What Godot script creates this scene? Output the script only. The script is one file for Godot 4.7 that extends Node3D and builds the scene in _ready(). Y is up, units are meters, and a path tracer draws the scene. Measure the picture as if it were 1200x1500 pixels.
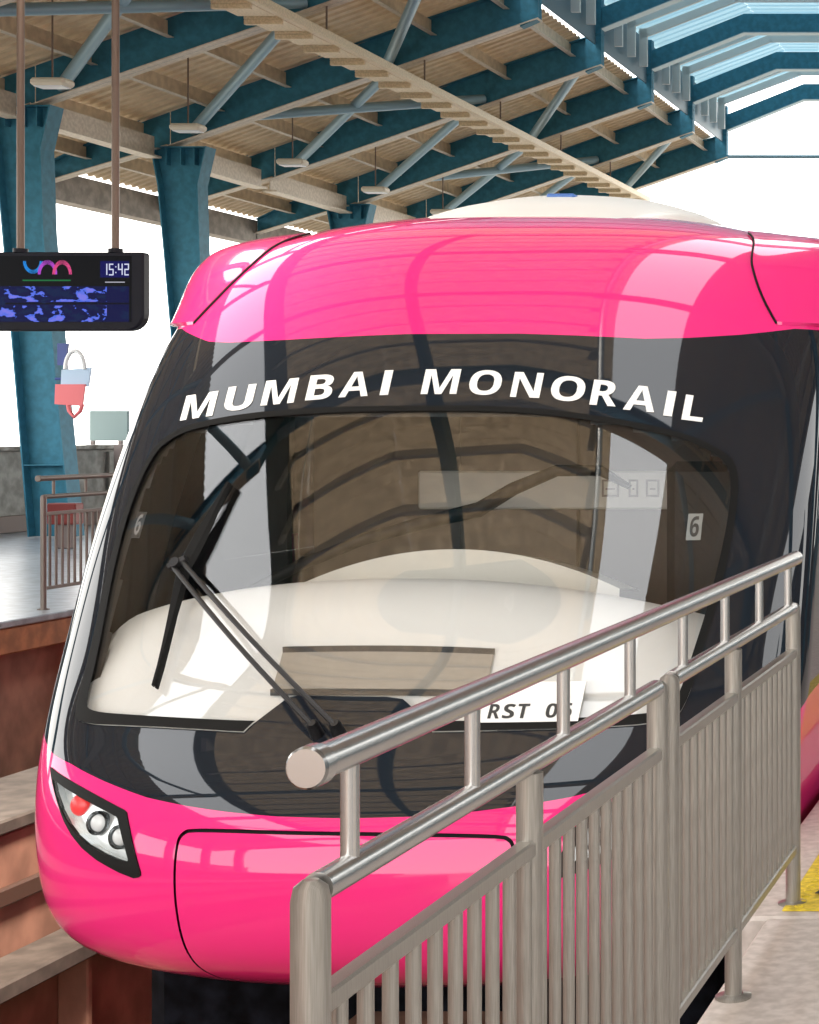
extends Node3D
# A pink and black monorail train standing in an elevated station.
# World: x to the right across the tracks, y up from the platform surface, the tracks run along z.
# "d" below is the distance along the track, d = -z.

const EYE := 1.58
const TRAIN_X := -2.68
const STATION_X := -6.2
const BAY := 3.73
const FRAME_0 := 25.6

var M := {}
var org := Vector3.ZERO        # origin of the thing being built; meshes are given in world places
var taken := {}
var prof := []                 # smoothed side profile of the train: [d_nose, half_width, corner_depth] for each height step
const PY0 := -0.56
const PSTEP := 0.01
const PROFILE := [
	[-.56, 6.80, 1.05, .72], [-.51, 6.55, 1.22, .80], [-.38, 6.34, 1.36, .86], [-.15, 6.26, 1.42, .88], [.08, 6.27, 1.45, .89], [.28, 6.38, 1.48, .81],
	[.50, 6.65, 1.51, .58], [.8, 6.84, 1.51, .51], [1.1, 7.00, 1.51, .485], [1.4, 7.16, 1.505, .495], [1.7, 7.325, 1.50, .54], [2.0, 7.505, 1.485, .62],
	[2.22, 7.67, 1.44, .70], [2.42, 7.90, 1.33, .72], [2.555, 8.12, 1.16, .68], [2.635, 8.38, .90, .60], [2.668, 8.62, .55, .45], [2.68, 8.9, .12, .15]]

# ------------------------------------------------------------------ mesh collector
class MB:
	var v := PackedVector3Array()
	var n := PackedVector3Array()
	var uv := PackedVector2Array()
	func tri(a: Vector3, b: Vector3, c: Vector3, na := Vector3.ZERO, nb := Vector3.ZERO, nc := Vector3.ZERO) -> void:
		var f := (c - a).cross(b - a)
		if f.length_squared() < 1e-16:
			return
		f = f.normalized()
		if na == Vector3.ZERO:
			na = f; nb = f; nc = f
		elif f.dot(na + nb + nc) < 0.0:
			var t := b; b = c; c = t
			t = nb; nb = nc; nc = t
		v.append(a); v.append(b); v.append(c)
		n.append(na); n.append(nb); n.append(nc)
	func quad(a: Vector3, b: Vector3, c: Vector3, d: Vector3) -> void:
		var f := (c - a).cross(b - a)
		if f.length_squared() < 1e-16:
			f = (d - a).cross(c - a)
		f = f.normalized()
		tri(a, b, c, f, f, f); tri(a, c, d, f, f, f)
	func nquad(a: Vector3, b: Vector3, c: Vector3, d: Vector3, na: Vector3, nb: Vector3, nc: Vector3, nd: Vector3) -> void:
		tri(a, b, c, na, nb, nc); tri(a, c, d, na, nc, nd)
	func face(a: Vector3, b: Vector3, c: Vector3, d: Vector3, nn: Vector3) -> void:
		tri(a, b, c, nn, nn, nn); tri(a, c, d, nn, nn, nn)
	func hexa(p: Array) -> void:
		# eight corners: 0-3 one end round, 4-7 the other end round
		var mid := Vector3.ZERO
		for q in p: mid += q
		mid /= 8.0
		for f in [[0, 1, 2, 3], [4, 5, 6, 7], [0, 1, 5, 4], [1, 2, 6, 5], [2, 3, 7, 6], [3, 0, 4, 7]]:
			var a: Vector3 = p[f[0]]; var b: Vector3 = p[f[1]]; var c: Vector3 = p[f[2]]; var d: Vector3 = p[f[3]]
			var nn := (c - a).cross(d - b).normalized()
			if nn.dot((a + b + c + d) / 4.0 - mid) < 0.0: nn = -nn
			face(a, b, c, d, nn)
	func box(lo: Vector3, hi: Vector3) -> void:
		hexa([Vector3(lo.x, lo.y, lo.z), Vector3(hi.x, lo.y, lo.z), Vector3(hi.x, hi.y, lo.z), Vector3(lo.x, hi.y, lo.z),
			Vector3(lo.x, lo.y, hi.z), Vector3(hi.x, lo.y, hi.z), Vector3(hi.x, hi.y, hi.z), Vector3(lo.x, hi.y, hi.z)])
	func cbox(lo: Vector3, hi: Vector3, c: float) -> void:
		# box with chamfered edges: three overlapping slabs' outer faces joined by bevel faces
		var m := (lo + hi) / 2.0
		var h := (hi - lo) / 2.0
		for ax in 3:
			var a1 := (ax + 1) % 3
			var a2 := (ax + 2) % 3
			for s in [-1.0, 1.0]:
				var pts := []
				for k in [[-1, -1], [1, -1], [1, 1], [-1, 1]]:
					var q := Vector3.ZERO
					q[ax] = s * h[ax]; q[a1] = k[0] * (h[a1] - c); q[a2] = k[1] * (h[a2] - c)
					pts.append(m + q)
				var nn := Vector3.ZERO
				nn[ax] = s
				face(pts[0], pts[1], pts[2], pts[3], nn)
			for s1 in [-1.0, 1.0]:
				for s2 in [-1.0, 1.0]:
					var pp := []
					for k in [[0, -1], [0, 1], [1, 1], [1, -1]]:
						var q := Vector3.ZERO
						q[ax] = k[1] * (h[ax] - c)
						q[a1] = s1 * (h[a1] if k[0] == 0 else h[a1] - c)
						q[a2] = s2 * (h[a2] - c if k[0] == 0 else h[a2])
						pp.append(m + q)
					var nn2 := Vector3.ZERO
					nn2[a1] = s1; nn2[a2] = s2
					face(pp[0], pp[1], pp[2], pp[3], nn2.normalized())
		for sx in [-1.0, 1.0]:
			for sy in [-1.0, 1.0]:
				for sz in [-1.0, 1.0]:
					var nn3 := Vector3(sx, sy, sz).normalized()
					tri(m + Vector3(sx * h.x, sy * (h.y - c), sz * (h.z - c)), m + Vector3(sx * (h.x - c), sy * h.y, sz * (h.z - c)), m + Vector3(sx * (h.x - c), sy * (h.y - c), sz * h.z), nn3, nn3, nn3)
	func tube(pts: Array, r, sides := 12, caps := true) -> void:
		# a round bar along pts; r is a radius or one radius per point
		var rings := []
		var dirs := []
		var side := Vector3.ZERO
		for i in pts.size():
			var dir: Vector3 = (pts[mini(i + 1, pts.size() - 1)] - pts[maxi(i - 1, 0)]).normalized()
			if side == Vector3.ZERO:
				side = dir.cross(Vector3.UP if absf(dir.y) < 0.9 else Vector3.RIGHT).normalized()
			else:
				side = (side - dir * side.dot(dir)).normalized()
			var up := side.cross(dir)
			var ring := []
			for k in sides:
				var a := TAU * k / sides
				ring.append(side * cos(a) + up * sin(a))
			rings.append(ring); dirs.append(dir)
		for i in pts.size() - 1:
			var ra: float = r[i] if r is Array else r
			var rb: float = r[i + 1] if r is Array else r
			for k in sides:
				var j := (k + 1) % sides
				nquad(pts[i] + rings[i][k] * ra, pts[i] + rings[i][j] * ra, pts[i + 1] + rings[i + 1][j] * rb, pts[i + 1] + rings[i + 1][k] * rb, rings[i][k], rings[i][j], rings[i + 1][j], rings[i + 1][k])
		if caps:
			for e in [0, pts.size() - 1]:
				var rr: float = r[e] if r is Array else r
				var nn: Vector3 = -dirs[e] if e == 0 else dirs[e]
				for k in sides:
					tri(pts[e], pts[e] + rings[e][k] * rr, pts[e] + rings[e][(k + 1) % sides] * rr, nn, nn, nn)
	func dome(c: Vector3, dir: Vector3, r: float, h: float, sides := 24) -> void:
		# a rounded lens standing on the disc round c
		var side := dir.cross(Vector3.UP).normalized()
		var up := side.cross(dir)
		var rows := []
		for j in 7:
			var a := PI / 2 * j / 6.0
			var line := []
			for k in sides:
				var w := TAU * k / sides
				var rad := side * cos(w) + up * sin(w)
				line.append([c + rad * r * cos(a) + dir * h * sin(a), (rad * cos(a) * h + dir * sin(a) * r).normalized()])
			rows.append(line)
		for j in 6:
			for k in sides:
				var m := (k + 1) % sides
				nquad(rows[j][k][0], rows[j][m][0], rows[j + 1][m][0], rows[j + 1][k][0], rows[j][k][1], rows[j][m][1], rows[j + 1][m][1], rows[j + 1][k][1])
	func bar(a: Vector3, b: Vector3, w: float, h: float, up := Vector3.UP) -> void:
		# a straight rectangular bar from a to b
		var dir := (b - a).normalized()
		var s := dir.cross(up).normalized() * w / 2.0
		var u := s.cross(dir).normalized() * h / 2.0
		hexa([a - s - u, a + s - u, a + s + u, a - s + u, b - s - u, b + s - u, b + s + u, b - s + u])
	func mesh(shift: Vector3) -> ArrayMesh:
		var arr := []
		arr.resize(Mesh.ARRAY_MAX)
		var vv := PackedVector3Array()
		vv.resize(v.size())
		for i in v.size(): vv[i] = v[i] - shift
		arr[Mesh.ARRAY_VERTEX] = vv
		arr[Mesh.ARRAY_NORMAL] = n
		if uv.size() == v.size() and uv.size() > 0: arr[Mesh.ARRAY_TEX_UV] = uv
		var m := ArrayMesh.new()
		m.add_surface_from_arrays(Mesh.PRIMITIVE_TRIANGLES, arr)
		return m

# ------------------------------------------------------------------ scene tree helpers
func numbered(called: String) -> String:
	if not taken.has(called):
		taken[called] = 0
		return called
	taken[called] += 1
	return "%s_%03d" % [called, taken[called]]

func thing(called: String, label: String, category: String, at: Vector3, group := "") -> Node3D:
	var o := Node3D.new()
	o.name = numbered(called)
	add_child(o)
	o.position = at
	org = at
	o.set_meta("label", label)
	o.set_meta("category", category)
	if group: o.set_meta("group", group)
	return o

func place(called: String, at: Vector3) -> Node3D:
	var o := Node3D.new()
	o.name = numbered(called)
	add_child(o)
	o.position = at
	org = at
	o.set_meta("kind", "structure")
	return o

func part(called: String, b: MB, m: Material, parent: Node3D, label := "") -> MeshInstance3D:
	return put(called, b.mesh(org), m, parent, Vector3.ZERO, label)

func put(called: String, mesh: Mesh, m: Material, parent: Node3D, at := Vector3.ZERO, label := "") -> MeshInstance3D:
	var o := MeshInstance3D.new()
	o.name = called
	o.mesh = mesh
	o.material_override = m
	o.position = at
	parent.add_child(o, true)
	if label: o.set_meta("label", label)
	return o

func lin(r: float, g: float, b: float, a := 1.0) -> Color:
	var c := Color(r, g, b).linear_to_srgb()
	c.a = a
	return c

func mat(called: String, c: Color, rough: float, metal := 0.0) -> StandardMaterial3D:
	var m := StandardMaterial3D.new()
	m.resource_name = called
	m.albedo_color = c
	m.roughness = rough
	m.metallic = metal
	M[called] = m
	return m

func noise(freq: float, octaves: int, sd: int, lo: Color, hi: Color, size := 512, cell := false) -> NoiseTexture2D:
	var f := FastNoiseLite.new()
	f.seed = sd
	f.frequency = freq
	f.noise_type = FastNoiseLite.TYPE_CELLULAR if cell else FastNoiseLite.TYPE_SIMPLEX
	f.fractal_octaves = octaves
	var g := Gradient.new()
	g.set_color(0, lo); g.set_color(1, hi)
	g.set_offset(0, 0.2); g.set_offset(1, 0.8)
	var t := NoiseTexture2D.new()
	t.width = size; t.height = size
	t.seamless = true
	t.noise = f
	t.color_ramp = g
	return t

func grained(m: StandardMaterial3D, tex: Texture2D, scale: Vector3) -> void:
	m.albedo_texture = tex
	m.uv1_triplanar = true
	m.uv1_world_triplanar = true
	m.uv1_scale = scale

func rough_map(m: StandardMaterial3D, tex: Texture2D) -> void:
	m.roughness_texture = tex
	m.roughness_texture_channel = BaseMaterial3D.TEXTURE_CHANNEL_RED

func make_materials() -> void:
	var g1 := noise(0.02, 5, 11, Color(.80, .80, .80), Color(1, 1, 1))
	var g2 := noise(0.012, 6, 23, Color(.55, .53, .50), Color(1, 1, 1))
	var g3 := noise(0.03, 4, 37, Color(.68, .66, .64), Color(1, .98, .95))
	var fine := noise(0.03, 3, 71, Color(.90, .895, .89), Color(1, 1, 1))
	var smooth_rough := noise(0.01, 4, 5, Color(.75, .75, .75), Color(1, 1, 1))
	var m := mat("pink_paint", lin(.80, .028, .20), .28)
	m.clearcoat_enabled = true; m.clearcoat = 1.0; m.clearcoat_roughness = .03
	m = mat("black_paint", lin(.013, .016, .022), .25)
	m.clearcoat_enabled = true; m.clearcoat = 1.0; m.clearcoat_roughness = .025
	m.metallic_specular = 0.0
	M.pink_paint.metallic_specular = 0.1
	m = mat("white_paint", lin(.78, .77, .75), .35)
	m = mat("rubber", lin(.004, .004, .004), .6)
	m.metallic_specular = .3
	m = mat("dark_metal", lin(.02, .02, .022), .38, .3)
	m = mat("underframe", lin(.008, .009, .013), .85)
	m.metallic_specular = .15
	grained(m, g2, Vector3(.8, .8, .8))
	m = mat("glass", Color(.02, .03, .03, .03), .0)
	m.transparency = BaseMaterial3D.TRANSPARENCY_ALPHA
	m.metallic_specular = .5
	m = mat("lamp_glass", Color(.02, .03, .03, .02), .0)
	m.transparency = BaseMaterial3D.TRANSPARENCY_ALPHA
	m.metallic_specular = .2
	m = mat("tinted_glass", lin(.01, .012, .015), .03)
	m.clearcoat_enabled = true; m.clearcoat = 1.0; m.clearcoat_roughness = .01
	m = mat("letter_white", lin(.85, .85, .84), .4)
	m = mat("dash_cream", lin(.68, .68, .66), .5)
	m = mat("console_grey", lin(.30, .28, .25), .15)
	m = mat("sticker_pale", lin(.26, .27, .26), .5)
	m = mat("sticker_faint", lin(.16, .16, .16), .5)
	m = mat("sticker_dark", lin(.02, .02, .02), .5)
	m = mat("cab_dark", lin(.045, .043, .042), .7)
	m = mat("cab_wall", lin(.12, .095, .075), .6)
	m = mat("cab_white", lin(.62, .60, .54), .5)
	m = mat("reflector", lin(.72, .76, .77), .25, .6)
	m = mat("lamp_bulb", lin(.62, .66, .68), .12)
	m = mat("lamp_ring", lin(.12, .14, .15), .25, .7)
	m = mat("lens", Color(1, 1, 1, .12), .02)
	m.transparency = BaseMaterial3D.TRANSPARENCY_ALPHA
	m = mat("red_lens", lin(.85, .008, .014), .3)
	m = mat("rail_steel", lin(.46, .45, .44), .25, .9)
	m = mat("post_steel", lin(.35, .33, .30), .34, .75)
	grained(m, fine, Vector3(22, .6, 22))
	m = mat("old_rail", lin(.20, .17, .15), .45, .5)
	m = mat("blue_steel", lin(.045, .20, .295), .55)
	grained(m, fine, Vector3(.3, .3, .3))
	m.metallic_specular = .3
	m = mat("pale_steel", lin(.25, .38, .45), .42, .2)
	m = mat("step_panel", lin(.10, .16, .20), .5)
	m = mat("screen_grey", lin(.10, .11, .12), .5)
	m = mat("hoop_steel", lin(.55, .58, .58), .5)
	m = mat("beige_steel", lin(.62, .55, .45), .5)
	grained(m, fine, Vector3(.6, .6, .6))
	m = mat("roof_sheet", lin(.64, .53, .38), .45)
	m.backlight_enabled = true
	m.backlight = lin(.036, .029, .020)
	grained(m, fine, Vector3(.25, .25, .25))
	m = mat("ridge_sheet", lin(.58, .50, .40), .5)
	grained(m, g1, Vector3(.3, .3, .3))
	m.backlight_enabled = true
	m.backlight = lin(.74, .64, .51)
	m = mat("skylight_sheet", lin(.45, .66, .78), .6)
	m.backlight_enabled = true
	m.backlight = lin(.085, .145, .175)
	m.albedo_color.a = 1.0
	m = mat("tray_beige", lin(.72, .58, .38), .5)
	grained(m, fine, Vector3(1.2, 1.2, 1.2))
	m = mat("rod_brown", lin(.16, .11, .085), .5, .3)
	m = mat("gutter", lin(.30, .26, .22), .6)
	grained(m, g1, Vector3(.3, .3, .3))
	m = mat("lamp_housing", lin(.70, .64, .52), .5)
	m = mat("concrete", lin(.50, .48, .45), .8)
	grained(m, g2, Vector3(.35, .35, .35))
	m.heightmap_enabled = false
	m = mat("platform_floor", lin(.56, .50, .465), .6)
	grained(m, fine, Vector3(.9, .9, .9))
	m = mat("tile_floor", lin(.34, .38, .43), .3)
	grained(m, g1, Vector3(.4, .4, .4))
	m = mat("yellow_paint", lin(.80, .60, .04), .55)
	grained(m, g1, Vector3(2, 2, 2))
	m = mat("black_mark", lin(.03, .03, .03), .6)
	m = mat("red_oxide", lin(.42, .215, .145), .7)
	grained(m, g1, Vector3(.22, .16, .22))
	m = mat("rust_edge", lin(.44, .17, .06), .6)
	grained(m, g1, Vector3(.4, .4, .4))
	m = mat("ledge", lin(.15, .12, .10), .75)
	grained(m, g1, Vector3(.4, .4, .4))
	m = mat("parapet", lin(.34, .325, .295), .8)
	grained(m, g1, Vector3(.3, .3, .3))
	m = mat("brown_tile", lin(.10, .055, .04), .5)
	m = mat("ground", lin(.38, .36, .32), .9)
	grained(m, g2, Vector3(.02, .02, .02))
	m = mat("wall_white", lin(.80, .79, .75), .8)
	m = mat("wall_cream", lin(.74, .68, .55), .8)
	m = mat("window_dark", lin(.12, .14, .16), .15)
	m = mat("board_teal", lin(.22, .30, .30), .6)
	m = mat("board_leg", lin(.20, .16, .15), .6)
	m = mat("sign_blue", lin(.45, .60, .78), .5)
	m = mat("sign_red", lin(.75, .16, .18), .5)
	m = mat("sign_white", lin(.78, .80, .82), .5)
	m = mat("sign_navy", lin(.03, .06, .25), .5)
	m = mat("red_box", lin(.20, .02, .015), .5)
	m = mat("casing", lin(.012, .012, .018), .45)
	m.metallic_specular = .25
	m = mat("marker_blue", lin(.04, .14, .45), .4)

# ------------------------------------------------------------------ train surface
func hermite(y: float, col: int) -> float:
	var n := PROFILE.size()
	y = clampf(y, PROFILE[0][0], PROFILE[n - 1][0])
	var i := 0
	while i < n - 2 and PROFILE[i + 1][0] < y: i += 1
	var s := []
	for k in [i - 1, i, i + 1]:
		if k < 0 or k > n - 2: s.append(null)
		else: s.append((PROFILE[k + 1][col] - PROFILE[k][col]) / (PROFILE[k + 1][0] - PROFILE[k][0]))
	var m0: float = s[1] if s[0] == null else (0.0 if s[0] * s[1] <= 0.0 else 2.0 * s[0] * s[1] / (s[0] + s[1]))
	var m1: float = s[1] if s[2] == null else (0.0 if s[2] * s[1] <= 0.0 else 2.0 * s[2] * s[1] / (s[2] + s[1]))
	var h: float = PROFILE[i + 1][0] - PROFILE[i][0]
	var t: float = (y - PROFILE[i][0]) / h
	return PROFILE[i][col] * (1 + 2 * t) * (1 - t) * (1 - t) + m0 * h * t * (1 - t) * (1 - t) + PROFILE[i + 1][col] * t * t * (3 - 2 * t) + m1 * h * t * t * (t - 1)

func make_profile() -> void:
	var count := int(round((PROFILE[-1][0] - PY0) / PSTEP)) + 1
	for col in 3:
		var a := []
		for i in count: a.append(hermite(PY0 + i * PSTEP, col + 1))
		for pass_ in 16:
			var b := a.duplicate()
			for i in count:
				var reach := mini(4, mini(i, count - 1 - i))
				var sum := 0.0
				for k in range(-reach, reach + 1): sum += a[i + k]
				b[i] = sum / (2 * reach + 1)
			a = b
		prof.append(a)

func at_height(y: float, col: int) -> float:
	var a: Array = prof[col]
	var x := clampf((y - PY0) / PSTEP, 0.0, a.size() - 1.001)
	var i := int(x)
	var t := x - i
	var p0: float = a[maxi(i - 1, 0)]; var p1: float = a[i]; var p2: float = a[i + 1]; var p3: float = a[mini(i + 2, a.size() - 1)]
	return p1 + 0.5 * t * (p2 - p0 + t * (2 * p0 - 5 * p1 + 4 * p2 - p3 + t * (3 * (p1 - p2) + p3 - p0)))

# s is the angle round the nose up to a quarter turn to either side, then runs on along the straight side
func hull(s: float, y: float) -> Vector3:
	var dn := at_height(y, 0); var w := at_height(y, 1); var q := at_height(y, 2)
	var a := absf(s)
	if a <= PI / 2:
		var x := pow(sin(a), 0.8) * w * signf(s)
		return Vector3(TRAIN_X + x, y, -(dn + q * (1.0 - pow(maxf(cos(a), 0.0), 0.8))))
	return Vector3(TRAIN_X + w * signf(s), y, -lerpf(dn + q, 23.0, (a - PI / 2) / 3.5))

func hull_normal(s: float, y: float) -> Vector3:
	var e := 0.006
	var a := s
	if absf(s) > PI / 2 - 0.03: e = 0.012
	var y0 := clampf(y - 0.006, PY0, 2.679); var y1 := clampf(y + 0.006, PY0 + .001, 2.68)
	var du := hull(a + e, y) - hull(a - e, y)
	var dv := hull(a, y1) - hull(a, y0)
	var n := du.cross(dv).normalized()
	var out := Vector3(signf(s) * 0.3, 0.3, 1.0) if absf(s) < 1.2 else Vector3(signf(s), 0.2, 0.1)
	return n if n.dot(out) > 0.0 else -n

func on_hull(s: float, y: float, off := 0.0) -> Vector3:
	return hull(s, y) + hull_normal(s, y) * off

func hull_s(x: float, y: float) -> float:
	return asin(pow(clampf(absf(x) / at_height(y, 1), 0.0, 1.0), 1.25)) * signf(x)

func emit(b: MB, poly: PackedVector2Array, off: float) -> void:
	var idx := Geometry2D.triangulate_polygon(poly)
	var P := []
	var N := []
	for p in poly:
		var nn := hull_normal(p.x, p.y)
		N.append(nn)
		P.append(hull(p.x, p.y) + nn * off)
	for k in range(0, idx.size(), 3):
		b.tri(P[idx[k]], P[idx[k + 1]], P[idx[k + 2]], N[idx[k]], N[idx[k + 1]], N[idx[k + 2]])

func smooth_outline(pts: Array, rounds := 2) -> PackedVector2Array:
	var a := pts
	for r in rounds:
		var b := []
		for i in a.size():
			var p: Vector2 = a[i]; var q: Vector2 = a[(i + 1) % a.size()]
			b.append(p.lerp(q, .25)); b.append(p.lerp(q, .75))
		a = b
	return PackedVector2Array(a)

func rounded(p: PackedVector2Array) -> PackedVector2Array:
	var a := []
	for q in p: a.append(q)
	return smooth_outline(a, 2)

func mirrored(p: PackedVector2Array) -> PackedVector2Array:
	var r := PackedVector2Array()
	for k in range(p.size() - 1, -1, -1): r.append(Vector2(-p[k].x, p[k].y))
	return r

func rect(a: float, b: float, c: float, d: float, r := 0.0) -> PackedVector2Array:
	if r <= 0.0: return PackedVector2Array([Vector2(a, c), Vector2(b, c), Vector2(b, d), Vector2(a, d)])
	var out := PackedVector2Array()
	var rx := r / 3.9
	for q in [[b - rx, c + r, -PI / 2], [b - rx, d - r, 0.0], [a + rx, d - r, PI / 2], [a + rx, c + r, PI]]:
		for k in 5:
			var t: float = q[2] + k * PI / 8
			out.append(Vector2(q[0] + cos(t) * rx, q[1] + sin(t) * r))
	return out

# ------------------------------------------------------------------ build
func _ready() -> void:
	# camera: the photograph is a crop from the side of a wider picture, so the lens is shifted
	var cam := Camera3D.new()
	cam.name = "camera"
	cam.projection = Camera3D.PROJECTION_FRUSTUM
	cam.near = 0.05
	cam.far = 1500.0
	cam.size = 0.05 * 1500.0 / 2600.0
	cam.frustum_offset = Vector2(-1007.0, -122.0) * 0.05 / 2600.0
	cam.position = Vector3(0, EYE, 0)
	add_child(cam)
	cam.current = true
	# hazy white sky
	var we := WorldEnvironment.new()
	we.name = "world_environment"
	var env := Environment.new()
	env.background_mode = Environment.BG_SKY
	var sm := ProceduralSkyMaterial.new()
	sm.sky_top_color = Color(.91, .915, .92)
	sm.sky_horizon_color = Color(1.0, .98, .945)
	sm.sky_curve = 0.2
	sm.sky_energy_multiplier = 1.0
	sm.ground_bottom_color = Color(.62, .60, .56)
	sm.ground_horizon_color = Color(.90, .90, .88)
	var sky := Sky.new()
	sky.sky_material = sm
	env.sky = sky
	env.tonemap_mode = Environment.TONE_MAPPER_LINEAR
	env.tonemap_exposure = 5.8
	env.sdfgi_enabled = true
	env.ssao_enabled = true
	env.ssil_enabled = true
	we.environment = env
	add_child(we)
	var sun := DirectionalLight3D.new()
	sun.name = "sun"
	sun.light_energy = 0.5
	sun.light_angular_distance = 12.0
	sun.light_color = Color(1, .96, .9)
	sun.shadow_enabled = true
	sun.rotation_degrees = Vector3(-58, 40, 0)
	add_child(sun)

	make_materials()
	make_profile()
	build_setting()
	build_canopy()
	build_train()
	build_railings()
	build_station_things()
	build_small_things()

# ------------------------------------------------------------------ ground, platforms, guideways
func build_setting() -> void:
	var o := place("ground", Vector3(0, -8, 0))
	var b := MB.new()
	b.face(Vector3(-700, -8, 700), Vector3(700, -8, 700), Vector3(700, -8, -900), Vector3(-700, -8, -900), Vector3.UP)
	part("soil", b, M.ground, o)
	# platform the viewer stands on
	o = place("platform_near", Vector3(3, 0, 0))
	b = MB.new()
	b.cbox(Vector3(-1.07, -.32, -5.73), Vector3(5.6, 0, 16), .012)
	part("slab", b, M.platform_floor, o)
	b = MB.new()
	b.cbox(Vector3(-1.19, -.32, -47), Vector3(5.6, .002, -5.735), .012)
	part("slab", b, M.platform_floor, o)
	b = MB.new()
	b.box(Vector3(-.55, -8, -46), Vector3(5.4, -.32, 15))
	part("wall", b, M.red_oxide, o)
	for k in 40:
		var z0 := -5.80 - k * .405
		b = MB.new()
		b.cbox(Vector3(-1.03, .002, z0 - .40), Vector3(-.63, .008, z0), .003)
		for r in 4:
			for c in (6 if k < 3 else 0):
				var p := Vector3(-.98 + r * .1, .008, z0 - .04 - c * .064)
				b.tube([p, p + Vector3(0, .004, 0)], [.016, .011], 8)
		part("tactile_tile", b, M.yellow_paint, o)
	b = MB.new()
	b.bar(Vector3(-.94, .0145, -5.98), Vector3(-.90, .0145, -6.16), .022, .002)
	b.bar(Vector3(-.90, .0145, -6.16), Vector3(-.84, .0145, -5.98), .022, .002)
	part("painted_mark", b, M.black_mark, o)
	# platform across the tracks
	o = place("platform_far", Vector3(-12.5, 0, -10))
	b = MB.new()
	b.cbox(Vector3(-16.9, -.06, -47), Vector3(-8.95, 0, 16), .01)
	part("floor_finish", b, M.tile_floor, o)
	b = MB.new()
	b.cbox(Vector3(-16.9, -.28, -47), Vector3(-8.97, -.062, 16), .01)
	part("slab_edge", b, M.rust_edge, o)
	b = MB.new()
	b.box(Vector3(-16.7, -8, -46), Vector3(-9.22, -.28, 15))
	part("wall", b, M.red_oxide, o)
	for k in 24:
		b = MB.new()
		var z1 := -8.0 - k * 1.6
		b.cbox(Vector3(-9.22, -1.9, z1 - .09), Vector3(-9.05, -.28, z1), .008)
		part("wall_rib", b, M.red_oxide, o)
	b = MB.new()
	b.cbox(Vector3(-9.22, -1.52, -46), Vector3(-8.9, -1.42, 15), .01)
	part("ledge", b, M.ledge, o)
	# floor of the track bed
	o = place("track_bed", Vector3(-5, -3, -10))
	b = MB.new()
	b.box(Vector3(-9.22, -3.2, -46), Vector3(-.55, -3.0, 15))
	part("slab", b, M.red_oxide, o)
	# guideway beams
	var t := thing("guideway_beam", "empty brown guideway beam with pale top beside the train", "beam", Vector3(-6.3, -3, -10))
	b = MB.new()
	b.cbox(Vector3(-6.67, -3.0, -46), Vector3(-5.98, -.63, 15), .02)
	part("beam_body", b, M.red_oxide, t)
	b = MB.new()
	b.cbox(Vector3(-6.70, -.63, -46), Vector3(-5.94, -.55, 15), .012)
	part("running_surface", b, M.ledge, t)
	b = MB.new()
	b.cbox(Vector3(-5.98, -1.40, -46), Vector3(-5.66, -1.30, 15), .012)
	part("side_ledge", b, M.ledge, t)
	b = MB.new()
	b.cbox(Vector3(-5.975, -1.02, -46), Vector3(-5.93, -.92, 15), .01)
	part("guide_strip", b, M.brown_tile, t)
	for k in 16:
		b = MB.new()
		var z2 := -5.0 - k * 1.3
		b.cbox(Vector3(-5.975, -2.9, z2 - .05), Vector3(-5.80, -1.40, z2), .008)
		part("side_rib", b, M.red_oxide, t)
	t = thing("guideway_beam", "dark guideway beam directly beneath the pink train", "beam", Vector3(TRAIN_X, -3, -10))
	b = MB.new()
	b.cbox(Vector3(TRAIN_X - .35, -3.0, -46), Vector3(TRAIN_X + .35, -.80, 15), .02)
	part("beam_body", b, M.red_oxide, t)

# ------------------------------------------------------------------ canopy
func other_side(p: Vector3) -> Vector3:
	return Vector3(2 * STATION_X - p.x, p.y, p.z)

func rafter_y(x: float) -> float:          # underside of the rafters on the far side
	return 8.33 - .345 * (-9.2 - x) if x < -9.2 else 8.33

func i_beam(b: MB, a: Vector3, c: Vector3, da: float, dc: float, w: float, flip: bool) -> Array:
	# web and flanges of a steel beam in the plane across the tracks; a and c on its underside
	var q := []
	for e in [a, c]: q.append(e)
	var up := Vector3.UP
	var p := [a, c, c + up * dc, a + up * da]
	var bot := MB.new()
	var f := [b, bot]
	var cvt := func(v: Vector3) -> Vector3: return other_side(v) if flip else v
	var hz := Vector3(0, 0, .008)
	var corners := []
	for s in [-1.0, 1.0]:
		for v in p: corners.append(cvt.call(v + hz * s))
	b.hexa(corners)
	var wz := Vector3(0, 0, w / 2)
	for k in 2:
		var u0: Vector3 = a if k == 0 else a + up * (da - .018)
		var u1: Vector3 = c if k == 0 else c + up * (dc - .018)
		var cc := []
		for s in [-1.0, 1.0]:
			for v in [u0, u1, u1 + up * .018, u0 + up * .018]: cc.append(cvt.call(v + wz * s))
		(bot if k == 0 else b).hexa(cc)
	return f

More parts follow.
